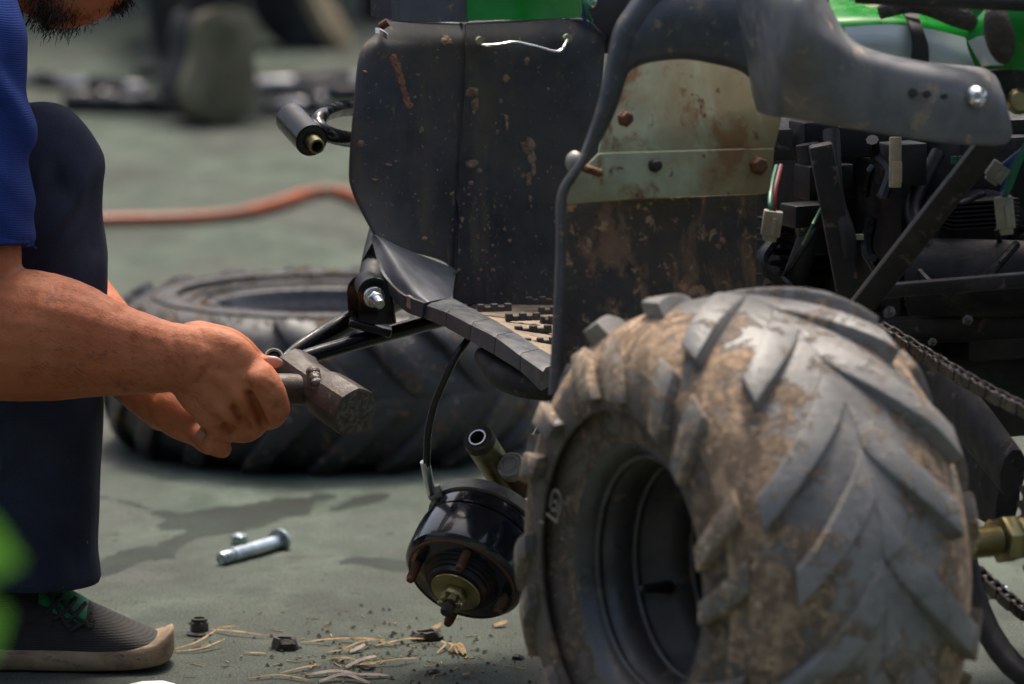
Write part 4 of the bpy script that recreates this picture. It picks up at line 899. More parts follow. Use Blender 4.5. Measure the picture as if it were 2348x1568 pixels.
def shoe_mat():
    t = NT('black_knit_shoe'); f = t.noise(520, 2, .5); w = t.n('ShaderNodeTexWave', bands_direction='Z'); w.inputs['Scale'].default_value = 140; t.l(t.pos(), w.inputs['Vector'])
    c = t.mix(t.ramp(t.noise(14, 6), .4, .7), (.012, .012, .012), (.035, .031, .026)); c = t.mix(t.ramp(w.outputs['Fac'], .3, .8), c, t.mix(.5, c, (.05, .045, .04)))
    c = t.mix(t.ramp(t.noise(30, 7, .7, off=4), .6, .7), c, (.06, .05, .038))
    t.set(Base_Color=c, Roughness=.9); t.bump(f, .5, .0015); t.bump(w.outputs['Fac'], .35, .001); return t.m
M['shoe'] = shoe_mat()
M['sole'] = surf('dirty_tan_sole', (.33, .225, .13), .7, vary=.2, layers=[(9, .42, .66, (.13, .09, .055), .85, (1, 1, 2)), (40, .56, .68, (.06, .045, .03), .9, (1, 1, 3))], bump=(120, .3, .003))
M['tongue'] = surf('green_shoe_tongue', (.01, .22, .075), .7)

mech = thing('person', (P(-250, 1500, 5.38).x, 5.38, 0), 'person in blue polo and navy trousers crouching with a hammer', 'person')
def rp(u, v, Y): return P(u, v, Y)
S_ = px(5.25)
body = MB()
def limb(rows, flat=None, seg=20, n=None):
    body.tube([P(a, b, c) for a, b, c, r in rows], [r*S_ for *_, r in rows], seg, n=n or len(rows)*5, round_cap=True, flat=flat)
# right arm and hand (towards the viewer)
limb([(-150,60,5.26,150),(-125,300,5.24,150),(-95,520,5.22,142),(-90,690,5.21,140),(-100,770,5.21,138)])
limb([(-110,770,5.21,140),(-20,765,5.205,152),(60,768,5.20,153),(150,779,5.195,142),(250,800,5.19,112),(330,812,5.19,92),(400,818,5.19,80),(440,822,5.19,76)], flat=((0,1,0), .85))
FL = ((0,1,0), .72)
for a in ([(430,800,5.195,58),(520,815,5.185,56),(585,862,5.185,40)], [(430,820,5.19,62),(510,850,5.183,58),(566,908,5.182,42)], [(425,835,5.19,60),(490,885,5.186,56),(528,942,5.184,40)], [(420,845,5.195,52),(460,905,5.192,50),(486,958,5.19,36)],
          [(430,825,5.20,66),(500,845,5.20,68),(540,880,5.20,55)]):
    limb(a, flat=FL)
limb([(592,864,5.182,41),(616,898,5.178,39),(631,936,5.184,36)]); limb([(631,936,5.184,36),(616,956,5.212,32),(594,956,5.242,28)]); limb([(594,956,5.242,28),(565,930,5.262,25)])
limb([(560,912,5.190,38),(578,946,5.194,34),(584,974,5.203,30)]); limb([(584,974,5.203,30),(566,988,5.222,28),(550,978,5.245,26)])
limb([(522,945,5.196,34),(548,978,5.206,28),(560,994,5.208,22)]); limb([(562,996,5.207,21),(525,993,5.200,20),(490,989,5.197,18)])
limb([(484,958,5.198,32),(500,1000,5.208,26),(508,1024,5.211,23)]); limb([(510,1030,5.211,23),(486,1022,5.203,22),(462,1000,5.199,19)])
limb([(450,790,5.215,58),(530,805,5.235,50),(575,826,5.243,34)]); limb([(575,826,5.243,34),(600,836,5.238,25),(622,834,5.230,19)])
# left arm, behind
limb([(-160,130,5.58,140),(-60,380,5.58,125),(85,610,5.56,114)]); limb([(95,620,5.56,112),(180,715,5.50,104),(262,800,5.42,86),(335,880,5.34,72),(385,930,5.29,66)])
limb([(370,905,5.30,66),(420,950,5.265,62),(465,985,5.25,48)], flat=FL); limb([(440,975,5.25,34),(475,1012,5.225,30),(500,1022,5.21,26)]); limb([(400,935,5.275,60),(450,965,5.25,46)])
# torso, neck, head, legs (under the clothes)
limb([(-760,860,5.42,260),(-600,560,5.42,270),(-400,280,5.42,290),(-200,40,5.42,250),(-90,-90,5.42,150)]); limb([(-150,60,5.26,150),(-200,20,5.42,180),(-160,130,5.58,140)])
limb([(-110,-80,5.42,140),(40,-130,5.42,130)])
hx = Vector((.68, 0, .73)).normalized(); hf = Vector((.73, 0, -.68)).normalized(); hy = Vector((0,1,0))   # chin->crown, face direction
hc = P(185, -275, 5.42); HM = Matrix((hx, hy, hf)).transposed()
chin0 = P(135, -2, 5.42)
body.ball(hc + hx*.02, (.110, .075, .092), HM, 24, 16)
body.tube([P(60,-100,5.42), P(100,-50,5.42), chin0], [.055,.046,.028], 20, n=10, round_cap=True)
body.tube([chin0, P(190,-28,5.42), P(250,-115,5.42)], [.028,.034,.050], 20, n=10, round_cap=True)
mo = P(218,27,5.42)
body.tube([mo + Vector((-.006,-.020,.007)), mo + Vector((-.004,0,.001)), mo + Vector((-.006,.020,.007))], [.005,.0075,.005], 10, n=9, round_cap=True)
mo2 = P(242,20,5.42); body.tube([mo2 + Vector((0,-.020,.006)), mo2, mo2 + Vector((0,.020,.006))], [.005,.0075,.005], 10, n=9, round_cap=True)
body.tube([hc + hx*.045 + hf*.088, hc - hx*.005 + hf*.105, hc - hx*.022 + hf*.104], [.009,.014,.015], 12, n=8, round_cap=True)
for sd in (-1, 1):
    body.ball(hc + hy*sd*.078 - hf*.005, (.032,.010,.019), HM); body.ball(hc + hx*.035 + hy*sd*.032 + hf*.078, .014)
limb([(-760,880,5.36,200),(-350,640,5.36,165),(80,420,5.37,120),]); limb([(85,420,5.37,115),(80,800,5.37,110),(70,1200,5.38,70),(60,1400,5.39,45)])
limb([(-760,900,5.52,200),(-450,1150,5.56,165),(-250,1380,5.60,120)]); limb([(-250,1390,5.60,115),(-600,1400,5.60,90),(-900,1400,5.6,70)])
bme = remesh(body, .0022, 3)
GRV = [(P(a,b,5.19), P(c,d,5.19), w, h) for a,b,c,d,w,h in ((574,896,604,970,.0032,-.0090),(538,928,568,980,.003,-.0075),(498,950,532,990,.003,-.006),(470,985,560,975,.003,-.002),
    (455,770,470,850,.0022,-.0010),(444,765,456,850,.0020,-.0008),(466,772,482,840,.002,-.0006),(610,868,628,885,.0022,-.0012),(600,880,622,898,.002,-.0010),(618,912,644,918,.0018,-.0009),(616,922,646,930,.0018,-.0008),
    (480,800,590,862,.006,.0018),(470,830,552,905,.006,.0016),(455,850,512,938,.006,.0014),(592,858,602,872,.009,.003),(548,902,560,915,.009,.0028),(510,940,520,948,.008,.0022),
    (120,690,330,745,.012,.0022),(200,840,400,868,.012,.0016),(395,745,425,870,.004,-.0009),(490,840,560,840,.005,-.0012))]
def skin_d(c, n):
    w = 0.0
    if n.y < .45 and c.y < 5.24 and c.x > P(80,0,5.19).x:
        p = Vector((c.x, 5.19, c.z))
        for a, b, wd, h in GRV:
            ab = b-a; t = max(0, min(1, (p-a).dot(ab)/ab.dot(ab))); q = (p-(a+ab*t)).length
            if q < wd*3: w += h*math.exp(-(q/wd)**2)
    return w + mnoise.noise(Vector((c.x*160, c.y*60, c.z*160)))*.00022 + mnoise.noise(c*55)*.00035 + mnoise.noise(c*30)*.0007 + mnoise.noise(c*9)*.0015
from_mesh(bme, 'body', M['skin'], mech, skin_d)
mb = MB(); rnd_ = random.Random(21); bo_ = bpy.data.objects['body']; c_ = WM[bo_.name].translation; ua, ub = P(60,0,5.19).x, P(455,0,5.19).x
cand = [v for v in bme.vertices if ua < v.co.x + c_.x < ub and v.co.y + c_.y < 5.215 and v.normal.y < .3]
for v in rnd_.sample(cand, min(650, len(cand))):
    q = v.co + c_; d = Vector((.8, -.1, -.45 + rnd_.uniform(-.4,.4))); d = (d - v.normal*d.dot(v.normal)).normalized(); d = (d + v.normal*.35).normalized()*rnd_.uniform(.004,.009)
    sd_ = d.cross(v.normal).normalized()*.00012; mb.add([q-sd_, q+sd_, q+d*.6+sd_*.7, q+d*.6-sd_*.7, q+d-v.normal*.0008], [(0,1,2,3),(3,2,4)])
build(mb, 'arm_hair', M['beard'], mech, smooth=False)
# nails
mb = MB(); c = P(626,830,5.222); mb.ball(c, (.0095,.003,.0055), Matrix.Rotation(R(8), 3, 'Y')); build(mb, 'thumb_nail', surf('nail', (.50,.26,.2), .35), mech)
mb = MB(); mb.ball(P(462,999,5.1915), (.0045,.0022,.0058), Matrix.Rotation(R(20), 3, 'Y')); build(mb, 'finger_nail', surf('dirty_nail', (.30,.11,.06), .5), mech)
# trousers
tr = MB()
def tl(rows, n=None, flat=None): tr.tube([P(a, b, c) for a, b, c, r in rows], [r*px(5.37) for *_, r in rows], 28, n=n or len(rows)*6, flat=flat)
tl([(-840,930,5.40,250),(-600,760,5.36,225),(-300,580,5.36,195),(-60,440,5.365,172),(80,395,5.37,158)]); tr.ball(P(86,392,5.37), 157*px(5.37), None, 32, 20)
tl([(84,390,5.37,156),(80,520,5.37,160),(78,640,5.37,164),(76,800,5.37,161),(74,1000,5.37,157),(76,1200,5.37,155),(78,1332,5.37,155)])
tl([(-760,900,5.52,230),(-450,1150,5.56,190),(-250,1360,5.60,150)]); tl([(-230,1380,5.60,150),(-600,1390,5.60,130),(-880,1400,5.6,110)]); tr.ball(P(-800,900,5.44), .12)
tme = remesh(tr, .0045, 5)
def fold(c, n):
    k = P(86,392,5.37); d = c-k; z = c.z
    w = 0.0
    if c.x > k.x - .12:
        # creases behind the knee, running up to the right
        for (u0, v0, u1, v1, wd, h) in ((65,590,230,360,.010,.0038),(75,660,200,470,.008,.0026),(120,330,170,460,.010,-.0018),(30,560,140,330,.010,.0025),(150,700,225,560,.011,.002),(185,820,205,1150,.014,.0016),(60,950,110,1280,.016,.0018),(0,1080,70,940,.012,.0022),(130,1180,210,1300,.014,-.0014)):
            a, b = P(u0,v0,5.37), P(u1,v1,5.37); p = Vector((c.x, 5.37, c.z)); ab = b-a; t = max(0, min(1, (p-a).dot(ab)/ab.dot(ab)))
            q = (p-(a+ab*t)).length; w += 3.2*h*math.exp(-(q/wd)**2)*math.sin(math.pi*min(1, max(0, t*.9+.05)))
        if n.y > .3: w *= .3
    return w + mnoise.noise(c*11)*.004 + mnoise.noise(c*28)*.0013 + mnoise.noise(Vector((c.x*26, c.y*26, c.z*5+3)))*.0042
trs = from_mesh(tme, 'trousers', M['trousers'], mech, fold)
hem = [P(78,1330,5.37) + Vector((math.cos(a)*154*px(5.37), math.sin(a)*154*px(5.37), .009)) for a in np.linspace(0, 2*math.pi, 48, endpoint=False)]
mb = MB(); mb.lathe(P(78,1332,5.37), (0,0,1), [(.0,.058),(.0,.0625),(.003,.0640),(.0075,.0640),(.0085,.0630)], 48); build(mb, 'hem', M['trousers'], mech)
# shirt
sh = MB()
def sl(rows, n=None, flat=None): sh.tube([P(a, b, c) for a, b, c, r in rows], [r*S_ for *_, r in rows], 32, n=n or len(rows)*6, flat=flat)
sl([(-160,-20,5.27,190),(-130,120,5.25,195),(-112,300,5.235,186),(-108,420,5.225,172),(-100,500,5.22,168),(-92,578,5.215,167)])
sl([(-780,880,5.42,290),(-620,560,5.42,300),(-420,290,5.42,320),(-220,40,5.42,285),(-120,-70,5.42,190)]); sl([(-150,40,5.28,190),(-220,0,5.42,230),(-160,110,5.58,170)])
sl([(-160,110,5.58,165),(-110,290,5.58,150)])
sl([(-120,-70,5.42,185),(-40,-115,5.42,170)])
sme = remesh(sh, .0045, 4)
def sfold(c, n):
    w = 0.0
    for (u0, v0, u1, v1, wd, h) in ((-40,120,70,330,.011,.0055),(-60,330,60,470,.012,.0045),(20,150,85,265,.008,-.004),(-40,430,75,560,.010,.0035),(-20,40,80,110,.012,.003),(10,250,70,380,.009,-.0035)):
        a, b = P(u0,v0,5.2), P(u1,v1,5.2); p = Vector((c.x, 5.2, c.z)); ab = b-a; t = max(0, min(1, (p-a).dot(ab)/ab.dot(ab)))
        q = (p-(a+ab*t)).length; w += h*math.exp(-(q/wd)**2)
    return w + mnoise.noise(c*9)*.004 + mnoise.noise(c*26)*.0012
from_mesh(sme, 'shirt', M['shirt'], mech, sfold)
mb = MB(); c0 = P(-92,577,5.215); d0 = (P(-92,577,5.215)-P(-100,500,5.22)).normalized()
mb.lathe(c0, d0, [(-.014,.0672),(-.013,.0690),(-.001,.0692),(.0005,.0680),(.0005,.060)], 56); build(mb, 'sleeve_hem', M['shirt'], mech)
mb = MB(); mb.tube([P(62,566,5.17), P(74,562,5.165), P(84,570,5.165)], .0007, 5, n=8); build(mb, 'loose_thread', M['shirt'], mech)
# beard, moustache, hair
mb = MB()
def strands(centers, n, ln, spread, seed):
    rnd = random.Random(seed)
    for _ in range(n):
        c, dr = rnd.choice(centers); c = Vector(c); dr = Vector(dr)
        o = Vector((rnd.gauss(0,1), rnd.gauss(0,1), rnd.gauss(0,1)))*spread
        a = c + o; d = (dr + Vector((rnd.gauss(0,.35), rnd.gauss(0,.35), rnd.gauss(0,.35)))).normalized()*ln*rnd.uniform(.5,1.2)
        side = d.cross(Vector((rnd.random(), rnd.random(), rnd.random()))).normalized()*.00045
        m_ = a + d*.5 + Vector((rnd.gauss(0,.001), 0, -.0005)); e_ = a + d
        mb.add([a-side, a+side, m_+side*.8, m_-side*.8, e_], [(0,1,2,3),(3,2,4)])
for v_ in (0,):
    cs = []
    for (u, v, Y) in ((60,-30,5.40),(90,0,5.37),(112,22,5.37),(130,40,5.39),(140,42,5.42),(150,42,5.44),(120,25,5.45),(100,20,5.42),(165,30,5.40),(90,30,5.40),(115,44,5.42)):
        cs.append((P(u, v, Y), (-.25, -.25, -.8)))
    strands(cs, 2000, .0085, .0075, 3)
    strands([(P(262,12,5.405), (.1,-.3,-1)), (P(270,6,5.42), (.1,0,-1)), (P(280,2,5.43), (.3,0,-1)), (P(258,14,5.43), (0,0,-1)), (P(285,-4,5.40), (.3,-.2,-1))], 450, .009, .004, 4)
    strands([(P(205,40,5.42), (0,0,-1)), (P(200,36,5.41), (0,-.2,-1))], 120, .006, .003, 5)
build(mb, 'beard', M['beard'], mech, smooth=False)
mb = MB(); mb.ball(hc + hx*.045 - hf*.025, (.098,.083,.088), HM, 24, 14); build(mb, 'hair', M['beard'], mech)
# shoe: loft along x
so = node('shoe', mech, P(60,1500,5.38))
YS = 5.385
def zof(v, Y=YS): return P(0, v, Y).z
def xof(u): return P(u, 1500, YS).x
secs = [(-300,1392,.030),(-290,1330,.036),(-240,1300,.038),(-120,1298,.037),(0,1300,.038),(90,1318,.040),(150,1348,.043),(200,1376,.046),(250,1400,.048),(300,1425,.047),(345,1445,.042),(372,1462,.034),(388,1480,.022),(394,1500,.008)]
cs = crv(secs, 60); mb = MB(); v = []; f = []; K = 22; zb = .019
for (u, vt, hw) in cs:
    zt = max(zof(vt), zb+.004)
    for k in range(K):
        a = math.pi*k/(K-1); v.append(Vector((xof(u), YS - math.cos(a)*hw*(1.0 if math.sin(a) < .3 else 1.0), zb + (zt-zb)*math.sin(a)**.72)))
    
for i in range(len(cs)-1):
    for k in range(K-1): f.append((i*K+k, i*K+k+1, (i+1)*K+k+1, (i+1)*K+k))
    f.append((i*K+K-1, i*K, (i+1)*K, (i+1)*K+K-1))
f += [tuple(range(K)), tuple((len(cs)-1)*K+k for k in range(K))]
mb.add(v, f); upo = build(mb, 'shoe_upper', M['shoe'], so, angle=70)
mb = MB(); v = []; f = []
so_ = crv([(-305,.030,.004,.036),(-290,.038,.0,.036),(-200,.042,.0,.031),(-60,.040,.0,.027),(60,.041,.0,.025),(160,.046,.0,.025),(250,.050,.001,.025),(310,.050,.002,.026),(355,.045,.004,.029),(380,.035,.006,.034),(393,.024,.009,.037),(399,.010,.014,.035)], 64)
for (u, hw, z0, z1) in so_:
    for k in range(16):
        a = 2*math.pi*k/16; cx, sz = math.cos(a), math.sin(a)
        se = lambda q: math.copysign(abs(q)**.35, q)
        v.append(Vector((xof(u), YS + se(cx)*hw, (z0+z1)/2 + se(sz)*(z1-z0)/2)))
for i in range(63):
    for k in range(16): f.append((i*16+k, i*16+(k+1)%16, (i+1)*16+(k+1)%16, (i+1)*16+k))
f += [tuple(range(16)), tuple(63*16+k for k in range(16))]
mb.add(v, f); build(mb, 'shoe_sole', M['sole'], so, angle=70)
def shoe_pt(u, a, off=0.0):
    q = [np.interp(u, cs[:,0], cs[:,k]) for k in (1, 2)]; zt = max(zof(q[0]), zb+.004); hw = q[1]
    return Vector((xof(u), YS - math.cos(a)*(hw+off), zb + (zt-zb+off)*math.sin(a)**.72))
mb = MB(); mb.patch([[shoe_pt(u, a, .0012) for u in (96, 120, 150, 180, 205)] for a in (.55, .8, 1.1, 1.5, 1.9)], 16, 14, .001); build(mb, 'shoe_tongue', M['tongue'], so)
for pts in ([(110,.45),(135,.75),(150,1.1)], [(130,.42),(160,.7),(178,1.2)], [(158,.42),(182,.7),(200,1.2)], [(110,1.0),(135,.75),(158,.44),(170,.36)], [(150,.9),(180,.66),(204,.62),(215,.9)], [(170,.30),(186,.44),(205,.62)], [(205,.62),(213,.5),(222,.75)]):
    mb = MB(); mb.tube([shoe_pt(u, a, .0028) for u, a in pts], .0022, 7, n=10, flat=((0,1,0), .8)); build(mb, 'shoe_lace', M['shoe'], so)
mb = MB(); mb.patch([[shoe_pt(u, a, .0016) for u in (60, 90, 110, 128)] for a in (.3, .45, .62)], 10, 6, .001); build(mb, 'eyelet_stay', M['shoe'], so)

# ================================================================ HAMMER
HX = Vector((.60, -.755, -.265)).normalized()
hcen = P(716, 882, 5.262)
HH = Vector((.80, .57, .0)); HH = (HH - HX*HH.dot(HX)).normalized(); HN = HX.cross(HH)
ham = thing('hammer', P(700, 900, 5.25), 'rusty steel sledgehammer with welded pipe handle gripped in the hands', 'hammer')
def octo(w, r, sq=.84):
    return [hcen + HX*w + (HH*math.cos(R(a)) + HN*math.sin(R(a)))*(r if i % 2 == 0 else r*1.0) for i, a in enumerate(np.arange(11.25, 371, 22.5))]
secs = [(-.040,.0180),(-.034,.0230),(-.022,.0245),(-.014,.0215),(.016,.0212),(.026,.0240),(.040,.0246),(.066,.0250),(.0685,.0244),(.070,.0222)]
mb = MB(); v = []; f = []
for (w, r) in secs:
    for i in range(32):
        a = 2*math.pi*i/32; o_ = r/max(abs(math.cos((a % (math.pi/4)) - math.pi/8)), .1)*math.cos(math.pi/8); rr = .55*o_ + .45*r
        if abs(w) < .025: rr *= 1 - .10*abs(math.sin(a))**3
        v.append(hcen + HX*w + (HH*math.cos(a) + HN*math.sin(a))*rr)
n_ = len(secs)
f = [(i*32+k, i*32+(k+1)%32, (i+1)*32+(k+1)%32, (i+1)*32+k) for i in range(n_-1) for k in range(32)] + [tuple(range(31,-1,-1))]
mb.add(v, f); hd = build(mb, 'hammer_head', M['hammer'], ham, angle=28)
mb = MB(); v = [q for q in v[-32:]]; v2 = [q.lerp(hcen + HX*.0715, .5) + HX*.0004 for q in v]; v3 = [hcen + HX*.0718]
mb.add(v + v2 + v3, [(k, (k+1)%32, 32+(k+1)%32, 32+k) for k in range(32)] + [(32+k, 32+(k+1)%32, 64) for k in range(32)]); build(mb, 'striking_face', M['hammer_face'], hd)
h0 = hcen - HH*.012; h1 = hcen - HH*.30
h0i = P(700,893,5.255); h1i = P(430,930,5.235)
hdl = (h0i - h1i).normalized()
mb = MB(); mb.tube([h0i, P(620,893,5.245), P(540,908,5.238), P(470,920,5.235)], .0148, 24, n=12); build(mb, 'handle', M['hammer'], ham)
mb = MB()
for k in range(22):
    a = 2*math.pi*k/22; c = P(722,889,5.243); e1_ = hdl.cross(Vector((0,1,0))).normalized(); e2_ = hdl.cross(e1_)
    mb.ball(c + (e1_*math.cos(a) + e2_*math.sin(a))*(.0155+.0012*math.sin(k*2.1)), (.0062,.0055,.0052), None, 10, 7)
build(mb, 'weld_bead', M['weld'], ham)

# ================================================================ SMALL THINGS ON THE GROUND
ZA = lambda r: r
a = G(506, 1281, .0075); b = G(640, 1242, .0085); bd_ = (b-a).normalized()
bolt = thing('flange_bolt', (a.x, a.y, 0), 'shiny zinc bolt with a flanged head lying on green concrete', 'bolt')
Lb = (b-a).length
mb = MB(); mb.lathe(a, bd_, [(0,.0060),(.001,.0066),(.020,.0068),(.021,.0080),(Lb,.0080)], 28); build(mb, 'bolt_shank', M['blue_steel'], bolt, angle=40)
mb = MB()
for k in range(10): mb.lathe(a + bd_*(.002+.0018*k), bd_, [(0,.0066),(.0009,.0071),(.0018,.0066)], 24)
build(mb, 'bolt_thread', M['blue_steel'], bolt)
mb = MB(); mb.lathe(b, bd_, [(-.003,.0080),(-.002,.0140),(.001,.0142),(.003,.011)], 32); build(mb, 'bolt_flange', M['blue_steel'], bolt)
mb = MB(); mb.lathe(b + bd_*.003, bd_, [(0,.0092),(.008,.0092)], 6); build(mb, 'bolt_head', M['blue_steel'], bolt, bevel=.001)
c = G(545, 1258, .0); ring = thing('steel_nut', c, 'small shiny nut resting behind the zinc bolt', 'nut')
mb = MB(); mb.lathe(c + Vector((0,.03,0)), (0,0,1), [(.0,.0095),(.010,.0095),(.010,.0055),(0,.0055)], 6, close=True); build(mb, 'nut_body', M['blue_steel'], ring, bevel=.0012)
c = G(457, 1455); nt = thing('flange_nut', c, 'oily flanged lock nut standing on the concrete near the shoe toe', 'nut')
mb = MB(); mb.lathe(c, (0,0,1), [(.0,.0125),(.002,.0128),(.004,.0105),(.0042,.006),(0,.006)], 32, close=True); build(mb, 'nut_flange', M['nut_dark'], nt)
mb = MB(); mb.lathe(c, (0,0,1), [(.0035,.0098),(.013,.0098),(.0132,.006),(.0035,.006)], 6, close=True); build(mb, 'nut_hex', M['nut_dark'], nt, bevel=.0008)
mb = MB(); mb.lathe(c, (0,0,1), [(.012,.0085),(.0165,.0078),(.017,.006),(.012,.0058)], 24, close=True); build(mb, 'nylon_collar', M['grease'], nt)
def lump(name, u, v, rr, h, label, hole=True, seed=0):
    c = G(u, v); mb = MB(); rnd = random.Random(seed); prof = [(0,rr),(h*.5,rr*1.03),(h,rr*.82),(h*.95,rr*.55),(h*.3,rr*.45)] if hole else [(0,rr),(h*.6,rr*.95),(h,rr*.5),(h*1.02,0)]
    mb.lathe(c, (0,0,1), prof, 28)
    mb.v = [tuple(Vector(q) + Vector((mnoise.noise(Vector(q)*90+Vector((seed,0,0))), mnoise.noise(Vector(q)*90+Vector((0,seed,5))), .6*mnoise.noise(Vector(q)*110+Vector((9,0,seed)))))*rr*.32) for q in mb.v]
    o = build(mb, name, M['grease'], None, angle=40, label=label, cat={'muddy_nut': 'nut', 'greasy_ring': 'ring'}.get(name, 'clod')); return o
lump('muddy_nut', 655, 1488, .0125, .012, 'mud caked nut lying among straw beside the flanged nut', True, 1)
lump('greasy_ring', 978, 1465, .0150, .009, 'greasy dark ring lying under the hanging brake drum', True, 2)
lump('mud_clod', 992, 1545, .007, .006, 'small reddish mud clod on the concrete below the tyre', False, 3)
lump('mud_clod', 1188, 1511, .0065, .006, 'small black mud clod against the big muddy tyre', False, 4)
# scraps of straw: single stalks and flakes, then the uncountable rest
def strip(pts, w, mat, name, label, group, z=.002):
    c = crv([G(u, v) + Vector((0,0,z + dz)) for u, v, dz in pts], 10); mb = MB(); v = []
    for i, q in enumerate(c):
        q = Vector(q); t = Vector(c[min(i+1,9)]) - Vector(c[max(i-1,0)]); s = Vector((-t.y, t.x, 0)).normalized()*w*(.35+.65*math.sin(math.pi*(i+.6)/10.2))
        v += [q+s, q+Vector((0,0,w*.5)), q-s, q-Vector((0,0,w*.15))]
    f = [(i*4+b, i*4+(b+1)%4, (i+1)*4+(b+1)%4, (i+1)*4+b) for i in range(9) for b in range(4)] + [(3,2,1,0), (36,37,38,39)]
    mb.add(v, f); return build(mb, name, M[mat], None, label=label, cat='straw', group=group)
gA = 'loose straw and bark scraps on the concrete'
for pts in ([(485,1448,.0),(540,1458,.003),(620,1465,.001)], [(400,1495,.001),(450,1490,.006),(505,1470,.012)], [(405,1498,.0),(460,1496,.002),(515,1483,.006)], [(440,1492,.0),(480,1485,.002)], [(500,1443,0),(545,1446,.003)]):
    strip(pts, .0016, 'straw', 'straw_stalk', 'yellow straw stalk on the concrete between shoe toe and nuts', gA)
for pts in ([(690,1478,0),(760,1476,.003),(830,1472,.001)], [(770,1470,.001),(850,1478,.004),(905,1484,0)], [(780,1500,.002),(830,1488,.006),(880,1478,.003)], [(860,1485,.0),(930,1476,.003),(985,1470,0)], [(750,1515,0),(800,1522,.004),(850,1530,0)], [(640,1548,0),(690,1540,.002),(735,1528,0)], [(830,1528,0),(900,1526,.004),(955,1518,.002)], [(560,1500,0),(610,1502,0)], [(1000,1502,0),(1030,1490,.005),(1050,1505,.001)], [(1012,1478,.002),(1025,1492,.005)], [(570,1560,0),(640,1556,.002),(720,1566,0)], [(745,1500,0),(800,1498,.002)]):
    strip(pts, .0017, 'straw', 'straw_stalk', 'dry straw stalk scattered on the concrete beneath the brake drum', gA)
for pts in ([(700,1553,0),(770,1550,.003),(840,1556,0)], [(730,1568,0),(790,1560,.004),(850,1572,0)], [(800,1552,0),(850,1556,.002),(890,1554,0)], [(790,1535,0),(830,1525,.004),(860,1515,.002)], [(800,1500,0),(835,1492,.004)]):
    strip(pts, .0036, 'bark_chip', 'bark_flake', 'pale curled bark flake among the straw on the concrete', gA)
for pts in ([(825,1530,0),(842,1536,.004),(858,1528,.001)], [(1030,1500,0),(1050,1494,.006),(1066,1506,.0)], [(985,1450,0),(1010,1444,.004)], [(1060,1552,0),(1085,1554,.003)], [(1130,1440,0),(1160,1436,.003)]):
    strip(pts, .0042, 'straw', 'dry_leaf', 'small curled dry brown leaf among the straw', gA)
def scatter(name, mat, n, seed, label, size, long_):
    rnd = random.Random(seed); mb = MB()
    for _ in range(n):
        u = rnd.gauss(860, 190); v = rnd.gauss(1500, 45)
        if not (380 < u < 1250 and 1380 < v < 1620): continue
        c = G(u, v) + Vector((0,0,.0012)); s = size*rnd.uniform(.3, 1.3)
        Mx = Matrix.Rotation(rnd.uniform(0, 6.3), 3, 'Z') @ Matrix.Rotation(rnd.uniform(-.25,.25), 3, 'Y')
        if long_: mb.box(c, (s*rnd.uniform(2,6), s*.45, s*.3), Mx)
        else:
            r = [c + Mx @ Vector((math.cos(q)*s*rnd.uniform(.6,1.3), math.sin(q)*s*rnd.uniform(.6,1.3), 0)) for q in np.linspace(0, 6.28, 6, endpoint=False)]
            mb.add(r + [c + Vector((0,0,s*.8))], [(i, (i+1)%6, 6) for i in range(6)])
    build(mb, name, M[mat], None, smooth=False, label=label, cat='debris', kind='stuff')
scatter('straw_crumbs', 'straw', 130, 5, 'fine chopped straw crumbs strewn over the concrete', .0024, True)
scatter('dirt_crumbs', 'crumb', 230, 6, 'dark soil crumbs strewn over the concrete', .0024, False)
mb = MB(); c = G(338, 1596); mb.prism([c + Vector((x*px(5.2), y, .002)) for x, y in ((-70,-.05),(60,-.05),(62,.030),(30,.045),(-20,.042),(-66,.02))], (0,0,.004)); build(mb, 'paper_scrap', M['white'], None, bevel=.001, label='white paper scrap on the ground in front of the shoe', cat='paper')

# ================================================================ BACKGROUND
mb = MB(); mb.tube([G(120,512,.012), G(245,505,.012), G(330,503,.012), G(430,500,.012), G(540,490,.012), G(630,468,.012), G(700,445,.012), G(760,438,.012), G(810,450,.012), G(850,472,.012), G(900,500,.012)], .0095, 14, n=80)
build(mb, 'air_hose', M['hose'], None, label='orange air hose lying across the concrete behind the tyre', cat='hose')
def rod(name, u0, v0, u1, v1, r, mat, label, coll=None):
    r *= .72; coll = [(q[0], q[1]*.72, q[2], 'dark_tube') for q in coll or []]
    a, b = G(u0, v0, r), G(u1, v1, r); t = thing(name, (a+b)/2*Vector((1,1,0)) if False else ((a.x+b.x)/2, (a.y+b.y)/2, 0), label, 'pipe', 'steel parts on the ground far behind')
    mb = MB(); mb.tube([a, b], r, 18); build(mb, 'pipe_body', M[mat], t, bevel=.002)
    d = (b-a).normalized()
    for s, rr, ln, m_ in coll or []:
        q = a.lerp(b, s); q.z = max(q.z, rr); mb = MB(); mb.lathe(q - d*ln/2, d, [(0,rr*.9),(ln*.1,rr),(ln*.9,rr),(ln,rr*.9)], 18); build(mb, 'pipe_collar', M[m_], t)
    return t
rod('steel_pipe', 20, 178, 330, 205, .018, 'chrome', 'light chromed pipe on the ground behind the mechanic', [(.3,.022,.06,'dark_tube'),(.75,.022,.10,'dark_tube')])
rod('steel_pipe', 165, 235, 450, 240, .026, 'dark_tube', 'thick dark steel damper body lying behind the mechanic', [(.05,.03,.05,'dark_tube'),(.3,.029,.04,'chrome'),(.62,.03,.03,'chrome')])
rod('steel_pipe', 570, 195, 900, 178, .018, 'chrome', 'pale chromed pipe on the ground beyond the leg shield', [(.5,.024,.12,'dark_tube')])
rod('steel_pipe', 600, 243, 730, 243, .020, 'chrome', 'short shiny tube lying beyond the looped black tube', [(.9,.024,.03,'chrome')])
